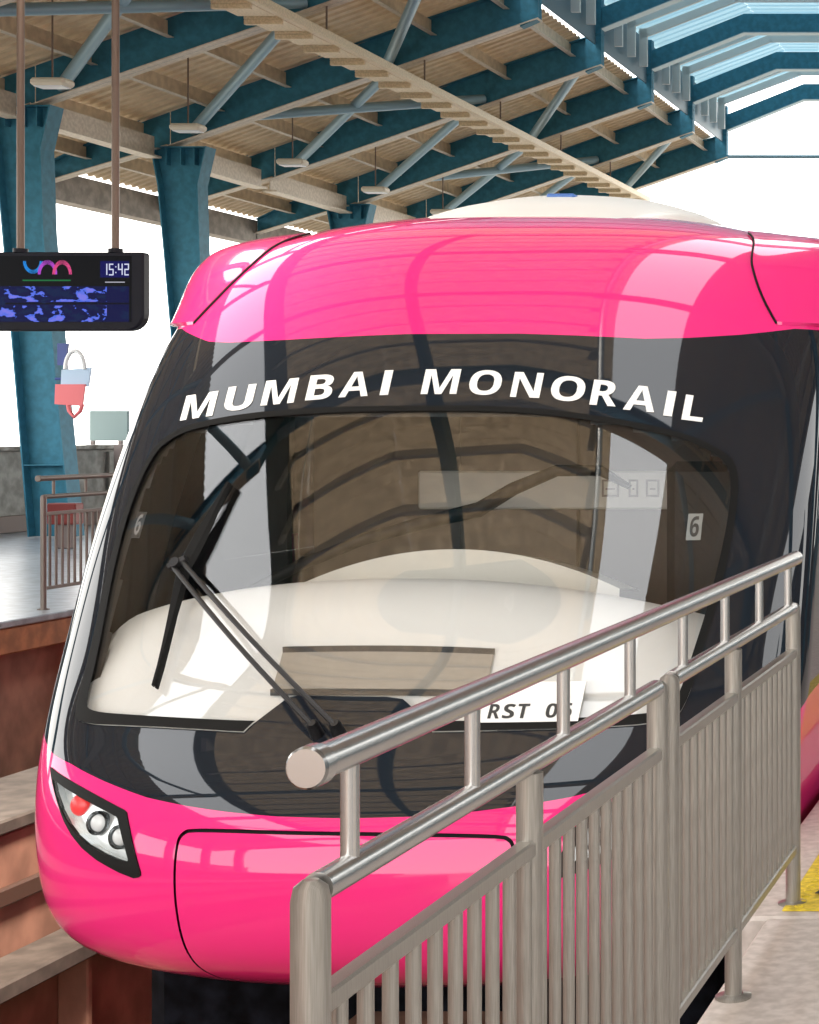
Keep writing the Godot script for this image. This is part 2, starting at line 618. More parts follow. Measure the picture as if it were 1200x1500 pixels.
func build_canopy() -> void:
	var o := thing("station_canopy", "blue steel station canopy with brown sheeting and raised light blue skylight", "canopy", Vector3(STATION_X, 0, -15))
	# one frame, reused for every bay
	var k0 := -10
	var k1 := 5
	var protos := []
	for flip in [false, true]:
		var cvt := func(v: Vector3) -> Vector3: return other_side(v) if flip else v
		var z := -FRAME_0
		org = Vector3(0, 0, -FRAME_0)
		# rafter
		var b := MB.new()
		var r := i_beam(b, Vector3(-9.2, 8.33, z), Vector3(-15.3, rafter_y(-15.3), z), .62, .70, .26, flip)
		protos.append(["rafter", r[0].mesh(org), M.blue_steel, "flange", r[1].mesh(org), M.beige_steel])
		b = MB.new()
		r = i_beam(b, Vector3(-15.32, rafter_y(-15.3) + .02, z), Vector3(-17.4, 5.62, z), .66, .30, .22, flip)
		protos.append(["overhang_beam", r[0].mesh(org), M.blue_steel, "flange", r[1].mesh(org), M.beige_steel])
		# leaning column: web and two flanges
		b = MB.new()
		var top := rafter_y(-15.3)
		var inner := [Vector3(-14.72, 0.03, z), Vector3(-14.93, 2.2, z), Vector3(-15.12, 4.4, z), Vector3(-15.16, 5.6, z), Vector3(-15.02, top, z)]
		var outer := [Vector3(-15.30, 0.03, z), Vector3(-15.48, 2.2, z), Vector3(-15.67, 4.4, z), Vector3(-15.78, 5.6, z), Vector3(-15.90, top, z)]
		for i in 4:
			var cc := []
			for s in [-.01, .01]:
				for v in [inner[i], inner[i + 1], outer[i + 1], outer[i]]: cc.append(cvt.call(v + Vector3(0, 0, s)))
			b.hexa(cc)
			for side in [inner, outer]:
				var dx := .022 if side == inner else -.022
				var c2 := []
				for s in [-.17, .17]:
					for v in [side[i], side[i + 1], side[i + 1] + Vector3(dx, 0, 0), side[i] + Vector3(dx, 0, 0)]: c2.append(cvt.call(v + Vector3(0, 0, s)))
				b.hexa(c2)
		var stiffs := []
		for y in [1.05, top - .02]:
			var xa: float = -14.83 if y < 2 else -15.03
			var xb: float = -15.38 if y < 2 else -15.89
			var c3 := []
			for s in [-.168, .168]:
				for v in [Vector3(xa, y, z), Vector3(xb, y, z), Vector3(xb, y + .016, z), Vector3(xa, y + .016, z)]: c3.append(cvt.call(v + Vector3(0, 0, s)))
			var st := MB.new()
			st.hexa(c3)
			stiffs.append(st.mesh(org))
		for x in [-15.2, -15.42, -15.66]:
			var c4 := []
			for s in [-.15, .15]:
				for v in [Vector3(x, top - .30, z), Vector3(x - .014, top - .30, z), Vector3(x - .014, top - .02, z), Vector3(x, top - .02, z)]: c4.append(cvt.call(v + Vector3(0, 0, s)))
			var st := MB.new()
			st.hexa(c4)
			stiffs.append(st.mesh(org))
		protos.append(["column", b.mesh(org), M.blue_steel, "stiffener", stiffs, M.blue_steel])
		# deep blue frame of the raised skylight
		b = MB.new()
		for seg in [[Vector3(-9.2, 8.33, z), Vector3(-9.2, 9.02, z), Vector3(-8.55, 9.27, z), Vector3(-8.55, 8.75, z)],
				[Vector3(-9.2, 9.02, z), Vector3(-9.2, 9.40, z), Vector3(-7.3, 10.16, z), Vector3(-7.3, 9.78, z)],
				[Vector3(-7.3, 9.78, z), Vector3(-7.3, 10.16, z), Vector3(STATION_X, 10.16, z), Vector3(STATION_X, 9.78, z)]]:
			if seg[0].y < 8.5:
				continue
			var c5 := []
			for s in [-.10, .10]:
				for v in seg: c5.append(cvt.call(v + Vector3(0, 0, s)))
			b.hexa(c5)
		var c6 := []
		for s in [-.10, .10]:
			for v in [Vector3(-9.205, 8.33, z), Vector3(-9.205, 9.62, z), Vector3(-9.50, 9.62, z), Vector3(-9.50, 8.20, z)]: c6.append(cvt.call(v + Vector3(0, 0, s)))
		b.hexa(c6)
		var lip := MB.new()
		for seg in [[Vector3(-9.2, 9.02, z), Vector3(-7.3, 9.78, z)], [Vector3(-7.3, 9.78, z), Vector3(STATION_X, 9.78, z)]]:
			var c7 := []
			for s in [-.13, .13]:
				for v in [seg[0] + Vector3(0, -.003, 0), seg[1] + Vector3(0, -.003, 0), seg[1] + Vector3(0, -.02, 0), seg[0] + Vector3(0, -.02, 0)]: c7.append(cvt.call(v + Vector3(0, 0, s)))
			lip.hexa(c7)
		protos.append(["skylight_frame", b.mesh(org), M.blue_steel, "flange", lip.mesh(org), M.pale_steel])
		# slim hoop of the skylight
		b = MB.new()
		for seg in [[Vector3(-9.24, 8.9, z), Vector3(-9.24, 9.66, z), .06], [Vector3(-9.26, 9.60, z), Vector3(-7.3, 10.36, z), .07], [Vector3(-7.3, 10.36, z), Vector3(STATION_X, 10.36, z), .07]]:
			var dirn: Vector3 = (seg[1] - seg[0]).normalized()
			var perp := Vector3(dirn.y, -dirn.x, 0) * .16
			var c8 := []
			for s in [-.035, .035]:
				for v in [seg[0], seg[1], seg[1] + perp, seg[0] + perp]: c8.append(cvt.call(v + Vector3(0, 0, s)))
			b.hexa(c8)
		protos.append(["skylight_hoop", b.mesh(org), M.hoop_steel, "", null, null])
	org = o.position
	for k in range(k0, k1 + 1):
		var shift := Vector3(0, 0, -FRAME_0 - k * BAY) - o.position
		for p in protos:
			if p[0] == "column" and k in [2, 4]: continue
			if p[0] == "skylight_hoop":
				if k == k1: continue
				for j in [1, 2, 3]:
					put(p[0], p[1], p[2], o, shift + Vector3(0, 0, -BAY * j / 4.0))
				continue
			var e := put(p[0], p[1], p[2], o, shift + (Vector3(.36, 0, 0) if p[0] == "column" and k == 1 else Vector3.ZERO))
			if p[3] != "":
				for piece in (p[4] if p[4] is Array else [p[4]]): put(p[3], piece, p[5], e)
	# sheeting of one bay (corrugated), purlins, eave beams, gutters
	for flip in [false, true]:
		var cvt := func(v: Vector3) -> Vector3: return other_side(v) if flip else v
		org = Vector3.ZERO
		var corr := func(x0: float, y0: float, x1: float, y1: float, pitch: float, h: float) -> ArrayMesh:
			var b := MB.new()
			var steps := int(round(BAY / pitch))
			var pz := BAY / steps
			for i in steps:
				var zs := [0.0, .30, .40, .90, 1.0]
				var hs := [0.0, 0.0, h, h, 0.0]
				for j in 4:
					var za: float = -(i + zs[j]) * pz; var zb: float = -(i + zs[j + 1]) * pz
					b.quad(cvt.call(Vector3(x0, y0 + hs[j], za)), cvt.call(Vector3(x1, y1 + hs[j], za)), cvt.call(Vector3(x1, y1 + hs[j + 1], zb)), cvt.call(Vector3(x0, y0 + hs[j + 1], zb)))
			return b.mesh(Vector3.ZERO)
		var lower: ArrayMesh = corr.call(-9.62, lerpf(9.05, 5.98, .57 / 8.55), -17.6, 5.98, .24, .035)
		var lower_near: ArrayMesh = corr.call(-11.2, lerpf(9.05, 5.98, 2.15 / 8.55), -17.6, 5.98, .24, .035)
		var slope: ArrayMesh = corr.call(-9.55, 9.56, -7.3, 10.40, .31, .03)
		var flat: ArrayMesh = corr.call(-7.3, 10.405, STATION_X, 10.405, .31, .03)
		var sp := MB.new()
		var c9 := []
		for zz in [-.11, -BAY + .11]:
			for v in [Vector3(-9.31, 8.72, zz), Vector3(-9.34, 8.72, zz), Vector3(-9.34, 9.60, zz), Vector3(-9.31, 9.60, zz)]: c9.append(cvt.call(v))
		sp.hexa(c9)
		var step_panel := sp.mesh(Vector3.ZERO)
		for k in range(k0, k1):
			var at := Vector3(0, 0, -FRAME_0 - k * BAY) - o.position
			put("roof_sheet", lower_near if k < -2 else lower, M.roof_sheet, o, at)
			put("skylight_sheet", slope, M.ridge_sheet if k < -2 else M.skylight_sheet, o, at)
			put("ridge_sheet", flat, M.ridge_sheet if k < -2 else M.skylight_sheet, o, at)
			put("step_panel", step_panel, M.step_panel, o, at)
		# purlins: a web with a pale lower flange, from frame to frame where they are in sight and in one run behind the viewer
		var xs := [-9.8, -11.0, -12.3, -13.4, -14.5, -15.75, -16.7]
		for x in xs:
			var ly: float = lerpf(rafter_y(-9.2) + .72, 5.98, (-9.05 - x) / 8.55) - .02
			for run in [[k0, -3, 1]] + range(-3, k1).map(func(q): return [q, q + 1, 0]):
				var za: float = -FRAME_0 - run[0] * BAY - .012
				var zb: float = -FRAME_0 - run[1] * BAY + .012
				if x > -11.1 and run[2] == 1: continue
				var b := MB.new()
				var c1 := []
				for zz in [za, zb]:
					for v in [Vector3(x - .005, ly - .24, zz), Vector3(x + .005, ly - .24, zz), Vector3(x + .005, ly, zz), Vector3(x - .005, ly, zz)]: c1.append(cvt.call(v))
				b.hexa(c1)
				var fl := MB.new()
				var c2 := []
				for zz in [za, zb]:
					for v in [Vector3(x - .006, ly - .252, zz), Vector3(x + .095, ly - .252, zz), Vector3(x + .095, ly - .241, zz), Vector3(x - .006, ly - .241, zz)]: c2.append(cvt.call(v))
				fl.hexa(c2)
				org = o.position
				var e := part("purlin", b, M.roof_sheet, o)
				part("flange", fl, M.beige_steel, e)
		# eave beam over the columns, gutter
		for run in [[k0, -4]] + range(-4, k1).map(func(q): return [q, q + 1]):
			var za: float = -FRAME_0 - run[0] * BAY - .18
			var zb: float = -FRAME_0 - run[1] * BAY + .18
			var b := MB.new()
			for seg in [[-15.62, -15.36, 6.02, 6.05], [-15.50, -15.48, 6.05, 6.38]]:
				var c1 := []
				for zz in [za, zb]:
					for v in [Vector3(seg[0], seg[2], zz), Vector3(seg[1], seg[2], zz), Vector3(seg[1], seg[3], zz), Vector3(seg[0], seg[3], zz)]: c1.append(cvt.call(v))
				b.hexa(c1)
			part("eave_beam", b, M.beige_steel, o)
			b = MB.new()
			var c3 := []
			for zz in [za + .2, zb - .2]:
				for v in [Vector3(-17.75, 5.42, zz), Vector3(-17.42, 5.42, zz), Vector3(-17.42, 5.90, zz), Vector3(-17.75, 5.90, zz)]: c3.append(cvt.call(v))
			b.hexa(c3)
			part("gutter", b, M.gutter, o)
		# diagonal braces in the roof plane
		for k in range(-8, k1):
			for pair in [[-14.9, -11.3, 0, 1], [-11.4, -14.4, 0, 0], [-11.7, -9.6, 1, 0]]:
				if flip and (pair[2] == 1 or k > -4): continue
				if pair[3] == 0 and posmod(k, 2) != (1 if pair[2] == 0 else 0): continue
				var x0: float = pair[0]; var x1: float = pair[1]
				# the first end lies at the farther frame
				var pa := Vector3(x0, rafter_y(x0) + .14, -FRAME_0 - (k + 1) * BAY + .06)
				var pb := Vector3(x1, rafter_y(x1) + (.30 if pair[3] == 1 else .2), -FRAME_0 - k * BAY - .06)
				var b := MB.new()
				b.tube([cvt.call(pa), cvt.call(pb)], .085, 12)
				part("brace", b, M.pale_steel, o)
	# ridge beam and the tie at the far end
	var rb := MB.new()
	rb.box(Vector3(STATION_X - .07, 9.55, -FRAME_0 + 3 * BAY), Vector3(STATION_X + .07, 9.755, -FRAME_0 - k0 * BAY - .2))
	part("ridge_beam", rb, M.blue_steel, o)
	var tie := MB.new()
	tie.tube([Vector3(-9.21, 8.36, -FRAME_0 - k1 * BAY), Vector3(2 * STATION_X + 9.21, 8.36, -FRAME_0 - k1 * BAY)], .05, 10)
	part("tie_rod", tie, M.pale_steel, o)

# ------------------------------------------------------------------ train
func build_train() -> void:
	var t := thing("monorail_train", "pink and black monorail train with raked curved windscreen beside railing", "train", Vector3(TRAIN_X, -.8, -12))
	var screen := smooth_outline([Vector2(-0.80, .497), Vector2(-0.855, .52), Vector2(-0.880, 0.744), Vector2(-0.915, 0.974), Vector2(-0.935, 1.25), Vector2(-0.89, 1.47), Vector2(-0.78, 1.555), Vector2(-0.60, 1.60), Vector2(-0.36, 1.635), Vector2(-0.12, 1.65),
		Vector2(0.12, 1.65), Vector2(0.36, 1.605), Vector2(0.60, 1.545), Vector2(0.755, 1.475), Vector2(0.83, 1.40), Vector2(0.835, 1.214), Vector2(0.79, 0.90), Vector2(0.745, 0.70), Vector2(0.71, 0.525), Vector2(.67, .497), Vector2(0.165, 0.486), Vector2(-0.214, 0.484), Vector2(-0.40, 0.490), Vector2(-.6, .495)])
	var gasket := smooth_outline([Vector2(-0.84, .455), Vector2(-0.915, .485), Vector2(-0.935, 0.744), Vector2(-0.962, 0.974), Vector2(-0.975, 1.26), Vector2(-0.91, 1.495), Vector2(-0.785, 1.58), Vector2(-0.60, 1.625), Vector2(-0.36, 1.66), Vector2(-0.12, 1.672),
		Vector2(0.12, 1.672), Vector2(0.36, 1.628), Vector2(0.60, 1.568), Vector2(0.77, 1.495), Vector2(0.86, 1.42), Vector2(0.868, 1.214), Vector2(0.825, 0.90), Vector2(0.78, 0.70), Vector2(0.745, 0.50), Vector2(.69, .462), Vector2(0.165, 0.455), Vector2(-0.214, 0.448), Vector2(-0.40, 0.458), Vector2(-.6, .460)])
	var cowl := PackedVector2Array([Vector2(-.26, .43), Vector2(-.235, .478), Vector2(-.175, .565), Vector2(-.155, .573), Vector2(.0, .570), Vector2(.02, .562), Vector2(.075, .478), Vector2(.10, .43)])
	var head := smooth_outline([Vector2(-0.965, 0.302), Vector2(-0.955, 0.302), Vector2(-0.716, 0.258), Vector2(-0.528, 0.203), Vector2(-0.505, 0.188), Vector2(-0.445, 0.0), Vector2(-0.445, -0.02), Vector2(-0.475, -0.028), Vector2(-0.65, 0.040), Vector2(-0.765, 0.117), Vector2(-0.85, 0.20)], 1)
	var head_in := smooth_outline([Vector2(-0.915, 0.262), Vector2(-0.905, 0.266), Vector2(-0.72, 0.226), Vector2(-0.548, 0.178), Vector2(-0.535, 0.165), Vector2(-0.486, 0.04), Vector2(-0.49, 0.026), Vector2(-0.56, 0.041), Vector2(-0.69, 0.086), Vector2(-0.79, 0.155)], 1)
	var hatch := PackedVector2Array()
	var hatch_in := PackedVector2Array()
	for q in [[hatch, 0.0], [hatch_in, .013]]:
		var g: float = q[1]
		var gs := g * .55
		for p in [Vector2(-.43 + gs, -.62), Vector2(-.365 + gs, -.44), Vector2(-.348 + gs, -.33), Vector2(-.344 + gs, -.19), Vector2(-.346 + gs, -.05), Vector2(-.342 + gs, .10 - g * .3), Vector2(-.333 + gs, .135 - g * .7), Vector2(-.305 + gs * .4, .156 - g), Vector2(0, .148 - g),
				Vector2(.305 - gs * .4, .134 - g), Vector2(.333 - gs, .115 - g * .7), Vector2(.342 - gs, .085 - g * .3), Vector2(.346 - gs, -.05), Vector2(.344 - gs, -.19), Vector2(.348 - gs, -.33), Vector2(.365 - gs, -.44), Vector2(.43 - gs, -.62)]:
			q[0].append(p)
	hatch = rounded(hatch)
	hatch_in = rounded(hatch_in)
	var low := PackedVector2Array([Vector2(-6, -1)])
	low.append(Vector2(-6, .62)); low.append(Vector2(-2.2, .62)); low.append(Vector2(-1.6, .50)); low.append(Vector2(-1.3, .42))
	for p in [Vector2(-0.977, 0.345), Vector2(-.82, .325), Vector2(-0.694, 0.298), Vector2(-.57, .27), Vector2(-0.457, 0.243), Vector2(-.33, .222), Vector2(-0.221, 0.207), Vector2(-.11, .195), Vector2(0, 0.19)]: low.append(p)
	for p in [Vector2(.11, .195), Vector2(0.221, 0.207), Vector2(.33, .222), Vector2(0.457, 0.243), Vector2(.57, .27), Vector2(0.694, 0.298), Vector2(.82, .325), Vector2(.977, .345), Vector2(1.3, .42), Vector2(1.6, .50), Vector2(2.2, .62), Vector2(6, .62), Vector2(6, -1)]: low.append(p)
	var mid := PackedVector2Array([Vector2(-6, -1), Vector2(-6, 2.04), Vector2(-1.1, 2.02), Vector2(-.93, 1.985), Vector2(-.80, 1.955), Vector2(-.68, 1.948), Vector2(-.45, 1.957), Vector2(-.25, 1.97), Vector2(-.1, 1.98), Vector2(.1, 1.982), Vector2(.25, 1.974), Vector2(.45, 1.962), Vector2(.6, 1.968), Vector2(.8, 1.985), Vector2(1.1, 2.02), Vector2(6, 2.04), Vector2(6, -1)])
	var regions := [["mask", cowl], ["windscreen", screen], ["gasket", gasket], ["headlight", head], ["headlight", mirrored(head)], ["access_hatch", hatch_in], ["groove", hatch]]
	var windows := []
	for w in [[1.80, 2.08], [2.50, 2.80], [3.12, 3.42], [4.0, 4.3]]:
		for s in [-1, 1]:
			var p := rect(w[0], w[1], .95, 1.72, .09)
			windows.append(mirrored(p) if s < 0 else p)
	for w in [[2.16, 2.42], [3.52, 3.88]]:
		for s in [-1, 1]:
			var p := rect(w[0], w[1], .02, 1.96, .05)
			var q := rect(w[0] + .02, w[1] - .02, .75, 1.80, .09)
			regions.append(["door_window", mirrored(q) if s < 0 else q])
			regions.append(["door", mirrored(p) if s < 0 else p])
	for w in windows: regions.append(["side_window", w])
	regions.append(["lower_shell", low]); regions.append(["mask", mid]); regions.append(["roof_shell", rect(-6, 6, -1, 3)])
	var offs := {"gasket": .007, "groove": -.014, "door": -.012, "door_window": -.008, "side_window": .002}
	var boxes := []
	for r in regions:
		var bb := Rect2(r[1][0], Vector2.ZERO)
		for p in r[1]: bb = bb.expand(p)
		boxes.append(bb)
	var col := []
	for i in 121: col.append(-PI / 2 + PI * i / 120.0)
	for i in range(1, 36):
		col.append(PI / 2 + i * .1)
		col.insert(0, -PI / 2 - i * .1)
	var row := []
	for i in 92: row.append(PY0 + i * .0330)
	row[0] = PY0
	while row[-1] > 2.5: row.pop_back()
	for y in [2.52, 2.545, 2.57, 2.595, 2.615, 2.632, 2.646, 2.657, 2.666, 2.673, 2.679]: row.append(y)
	var B := {}
	for r in regions: B[r[0]] = MB.new()
	var liner := MB.new()
	for i in col.size() - 1:
		for j in row.size() - 1:
			var cell := PackedVector2Array([Vector2(col[i], row[j]), Vector2(col[i + 1], row[j]), Vector2(col[i + 1], row[j + 1]), Vector2(col[i], row[j + 1])])
			var cb := Rect2(cell[0], cell[2] - cell[0])
			var left := [cell]
			var glass_here := false
			for r in regions.size():
				if left.is_empty(): break
				if not boxes[r].intersects(cb): continue
				var poly: PackedVector2Array = regions[r][1]
				var b: MB = B[regions[r][0]]
				var off: float = offs.get(regions[r][0], 0.0)
				var ins := 0
				for c in cell: ins += int(Geometry2D.is_point_in_polygon(c, poly))
				if ins == 4:
					if regions[r][0] == "windscreen": glass_here = true
					for p in left: emit(b, p, off)
					left = []
					break
				var rest := []
				for p in left:
					for piece in Geometry2D.intersect_polygons(p, poly):
						if regions[r][0] != "headlight": emit(b, piece, off)
						if regions[r][0] == "windscreen": glass_here = true
					rest.append_array(Geometry2D.clip_polygons(p, poly))
				left = rest
			if not glass_here and row[j] > .4 and absf(col[i]) < 1.75 and j % 1 == 0:
				emit(liner, cell, -.045)
	var paint := {"mask": M.black_paint, "windscreen": M.glass, "gasket": M.rubber, "access_hatch": M.pink_paint, "groove": M.rubber, "door_window": M.tinted_glass, "door": M.black_paint, "lower_shell": M.pink_paint, "roof_shell": M.pink_paint}
	var labels := {"lower_shell": "glossy pink lower nose", "mask": "glossy black front panel", "roof_shell": "glossy pink roof"}
	for k in B:
		if k in ["headlight", "side_window"] or B[k].v.is_empty(): continue
		var made := part(k, B[k], paint[k], t, labels.get(k, ""))
		if k == "windscreen":
			var inner_pane := MB.new()
			for i in range(0, B[k].v.size(), 3):
				var q := []
				for e in 3: q.append(B[k].v[i + e] - B[k].n[i + e] * .006)
				inner_pane.tri(q[0], q[1], q[2], B[k].n[i], B[k].n[i + 1], B[k].n[i + 2])
			part("inner_pane", inner_pane, M.glass, made)
	for w in windows:
		var b := MB.new()
		emit_patch(b, w, .002)
		part("side_window", b, M.tinted_glass, t)
	part("cab_lining", liner, M.cab_dark, t)
	build_headlight(t, head, head_in, false)
	build_headlight(t, mirrored(head), mirrored(head_in), true)
	build_pods(t)
	build_fairing(t)
	build_wiper(t)
	build_lettering(t)
	build_cab(t)
	# underframe
	var b := MB.new()
	b.cbox(Vector3(TRAIN_X - 1.18, -.95, -22.8), Vector3(TRAIN_X + 1.18, -.50, -7.25), .05)
	part("underframe", b, M.underframe, t)
	b = MB.new()
	for s in [-1.0, 1.0]:
		var lo := Vector3(TRAIN_X + minf(s * .42, s * 1.25), -1.75, -10.9)
		var hi := Vector3(TRAIN_X + maxf(s * .42, s * 1.25), -.55, -7.3)
		b.cbox(lo, hi, .08)
	part("bogie_skirt", b, M.underframe, t)
	b = MB.new()
	b.hexa([Vector3(TRAIN_X - 1.42, -.4, -22.9), Vector3(TRAIN_X + 1.42, -.4, -22.9), Vector3(TRAIN_X + 1.42, 2.2, -22.9), Vector3(TRAIN_X - 1.42, 2.2, -22.9),
		Vector3(TRAIN_X - 1.42, -.4, -22.85), Vector3(TRAIN_X + 1.42, -.4, -22.85), Vector3(TRAIN_X + 1.42, 2.2, -22.85), Vector3(TRAIN_X - 1.42, 2.2, -22.85)])
	part("end_wall", b, M.underframe, t)

func emit_patch(b: MB, poly: PackedVector2Array, off: float, step := .1) -> void:
	# an outline on the train's skin cut into small cells so that it follows the curve
	var bb := Rect2(poly[0], Vector2.ZERO)
	for p in poly: bb = bb.expand(p)
	var nx := int(ceil(bb.size.x / step)); var ny := int(ceil(bb.size.y / step))
	for i in nx:
		for j in ny:
			var c := rect(bb.position.x + bb.size.x * i / nx, bb.position.x + bb.size.x * (i + 1) / nx, bb.position.y + bb.size.y * j / ny, bb.position.y + bb.size.y * (j + 1) / ny)
			for piece in Geometry2D.intersect_polygons(c, poly): emit(b, piece, off)

func build_headlight(t: Node3D, head: PackedVector2Array, head_in: PackedVector2Array, right: bool) -> void:
	var sg := 1.0 if right else -1.0
	var h := Node3D.new()
	h.name = "headlight"
	t.add_child(h, true)
	# black bezel
	var b := MB.new()
	var bb := Rect2(head[0], Vector2.ZERO)
	for p in head: bb = bb.expand(p)
	var nx := 26; var ny := 20
	for i in nx:
		for j in ny:
			var c := rect(bb.position.x + bb.size.x * i / nx, bb.position.x + bb.size.x * (i + 1) / nx, bb.position.y + bb.size.y * j / ny, bb.position.y + bb.size.y * (j + 1) / ny)
			for piece in Geometry2D.intersect_polygons(c, head):
				for rest in Geometry2D.clip_polygons(piece, head_in): emit(b, rest, .006)
	for i in head.size():
		var p := head[i]; var q := head[(i + 1) % head.size()]
		b.quad(on_hull(p.x, p.y, -.01), on_hull(q.x, q.y, -.01), on_hull(q.x, q.y, .006), on_hull(p.x, p.y, .006))
	for i in head_in.size():
		var p := head_in[i]; var q := head_in[(i + 1) % head_in.size()]
		b.quad(on_hull(p.x, p.y, -.012), on_hull(q.x, q.y, -.012), on_hull(q.x, q.y, .006), on_hull(p.x, p.y, .006))
	part("bezel", b, M.rubber, h)
	b = MB.new()
	emit_patch(b, head_in, -.035, .04)
	for i in head_in.size():
		var p := head_in[i]; var q := head_in[(i + 1) % head_in.size()]
		b.quad(on_hull(p.x, p.y, -.035), on_hull(q.x, q.y, -.035), on_hull(q.x, q.y, -.010), on_hull(p.x, p.y, -.010))
	part("housing", b, M.reflector, h)
	for l in [[.752, .205, .042, "red"], [.645, .152, .044, "clear"], [.545, .112, .044, "clear"]]:
		var n := hull_normal(sg * l[0], l[1])
		var c := on_hull(sg * l[0], l[1], -.034)
		# lamps look ahead rather than straight out of the skin
		var dir := (n + Vector3(0, 0, 1.2)).normalized()
		var r: float = l[2]
		b = MB.new()
		if l[3] == "red":
			b.dome(c + dir * .004, dir, r, .024)
			part("tail_lamp", b, M.red_lens, h, "round red lamp")
		else:
			b.tube([c, c + dir * .018], [r, r], 24, false)
			b.tube([c + dir * .018, c + dir * .0181], [r, r * .78], 24, false)
			b.tube([c + dir * .018, c + dir * .004], [r * .78, r * .74], 24, false)
			part("lamp_ring", b, M.lamp_ring, h)
			b = MB.new()
			b.dome(c + dir * .006, dir, r * .74, .018)
			part("lamp_lens", b, M.lamp_bulb, h)
	b = MB.new()
	emit_patch(b, head_in, .0035, .04)
	part("cover_glass", b, M.lamp_glass, h)

func build_pods(t: Node3D) -> void:
	# the bulges at the roof corners
	for sg in [-1.0, 1.0]:
		var b := MB.new()
		var ny := 22
		var na := 44
		var grid := []
		for j in ny + 1:
			var y := lerpf(2.045, 2.515, float(j) / ny)
			var s0 := pod_edge(y)
			var line := []
			var u := clampf((y - 2.39) / .125, 0.0, 1.0)
			var reach := 1.53 + .045 * smoothstep(2.06, 2.34, y) - .34 * (1.0 - sqrt(1.0 - u * u)) 
			var swell := maxf(reach - at_height(y, 1), 0.0)
			for i in na + 1:
				var f := float(i) / na
				var s := lerpf(s0, PI / 2 + .75, pow(f, 1.25))
				line.append(hull(s, y) + hull_normal(s, y) * .008 + Vector3(swell * smoothstep(0.0, .55, f), 0, 0))
			grid.append(line)
		for j in ny:
			for i in na:
				var nn := func(jj: int, ii: int) -> Vector3:
					var du: Vector3 = grid[jj][mini(ii + 1, na)] - grid[jj][maxi(ii - 1, 0)]
					var dv: Vector3 = grid[mini(jj + 1, ny)][ii] - grid[maxi(jj - 1, 0)][ii]
					var r := du.cross(dv).normalized()
					return r if r.dot(Vector3(sg, .6, .8)) > 0 else -r
				b.nquad(grid[j][i], grid[j][i + 1], grid[j + 1][i + 1], grid[j + 1][i], nn.call(j, i), nn.call(j, i + 1), nn.call(j + 1, i + 1), nn.call(j + 1, i))
		# underside and front seam
		for i in na:
			var f0 := pow(float(i) / na, 1.25); var f1 := pow(float(i + 1) / na, 1.25)
			b.quad(grid[0][i], grid[0][i + 1], on_hull(lerpf(pod_edge(2.04), PI / 2 + .75, f1), 2.035, .001), on_hull(lerpf(pod_edge(2.04), PI / 2 + .75, f0), 2.035, .001))
		if sg < 0:
			b = mirror_x(b)
		part("roof_pod", b, M.pink_paint, t)
		var seam := MB.new()
		var pts := []
		for j in ny + 1:
			var y := lerpf(2.04, 2.50, float(j) / ny)
			var s0 := pod_edge(y) - .006
			pts.append(on_hull(sg * s0, y, .003))
		seam.tube(pts, .005, 6)
		part("pod_seam", seam, M.rubber, t)

func pod_edge(y: float) -> float:
	return .885 + (5.0 if y > 2.3 else 1.55) * (y - 2.3) * (y - 2.3)

func mirror_x(b: MB) -> MB:
	var r := MB.new()
	for i in range(0, b.v.size(), 3):
		var q := []
		for k in 3: q.append(Vector3(2 * TRAIN_X - b.v[i + k].x, b.v[i + k].y, b.v[i + k].z))
		for k in 3: q.append(Vector3(-b.n[i + k].x, b.n[i + k].y, b.n[i + k].z))
		r.tri(q[0], q[1], q[2], q[3], q[4], q[5])
	return r

func build_fairing(t: Node3D) -> void:
	var b := MB.new()
	var secs := [[8.35, .50, 2.575], [8.55, .58, 2.66], [8.75, .63, 2.715], [9.0, .67, 2.765], [9.3, .70, 2.80], [9.7, .72, 2.825], [12, .72, 2.83], [22.5, .72, 2.83]]
	var n := 24
	var grid := []
	for s in secs:
		var line := []
		for i in n + 1:
			var x := lerpf(-1.0, 1.0, float(i) / n)
			line.append(Vector3(TRAIN_X + x * s[1], 2.56 + (s[2] - 2.56) * pow(maxf(1.0 - x * x, 0.0), .45), -s[0]))
		grid.append(line)
	for j in grid.size() - 1:
		for i in n:
			var nn := func(jj: int, ii: int) -> Vector3:
				var r: Vector3 = (grid[jj][mini(ii + 1, n)] - grid[jj][maxi(ii - 1, 0)]).cross(grid[mini(jj + 1, grid.size() - 1)][ii] - grid[maxi(jj - 1, 0)][ii]).normalized()
				return r if r.y > 0 else -r
			b.nquad(grid[j][i], grid[j][i + 1], grid[j + 1][i + 1], grid[j + 1][i], nn.call(j, i), nn.call(j, i + 1), nn.call(j + 1, i + 1), nn.call(j + 1, i))
	part("roof_fairing", b, M.white_paint, t, "white equipment fairing on the roof")
	b = MB.new()
	b.cbox(Vector3(TRAIN_X - .07, 2.70, -9.02), Vector3(TRAIN_X + .07, 2.755, -8.86), .008)
	part("roof_marker", b, M.marker_blue, t, "small blue roof marker")

func skin_line(a: Vector2, c: Vector2, off: float, n := 8) -> Array:
	var r := []
	for i in n + 1:
		var p := a.lerp(c, float(i) / n)
		r.append(on_hull(p.x, p.y, off))
	return r

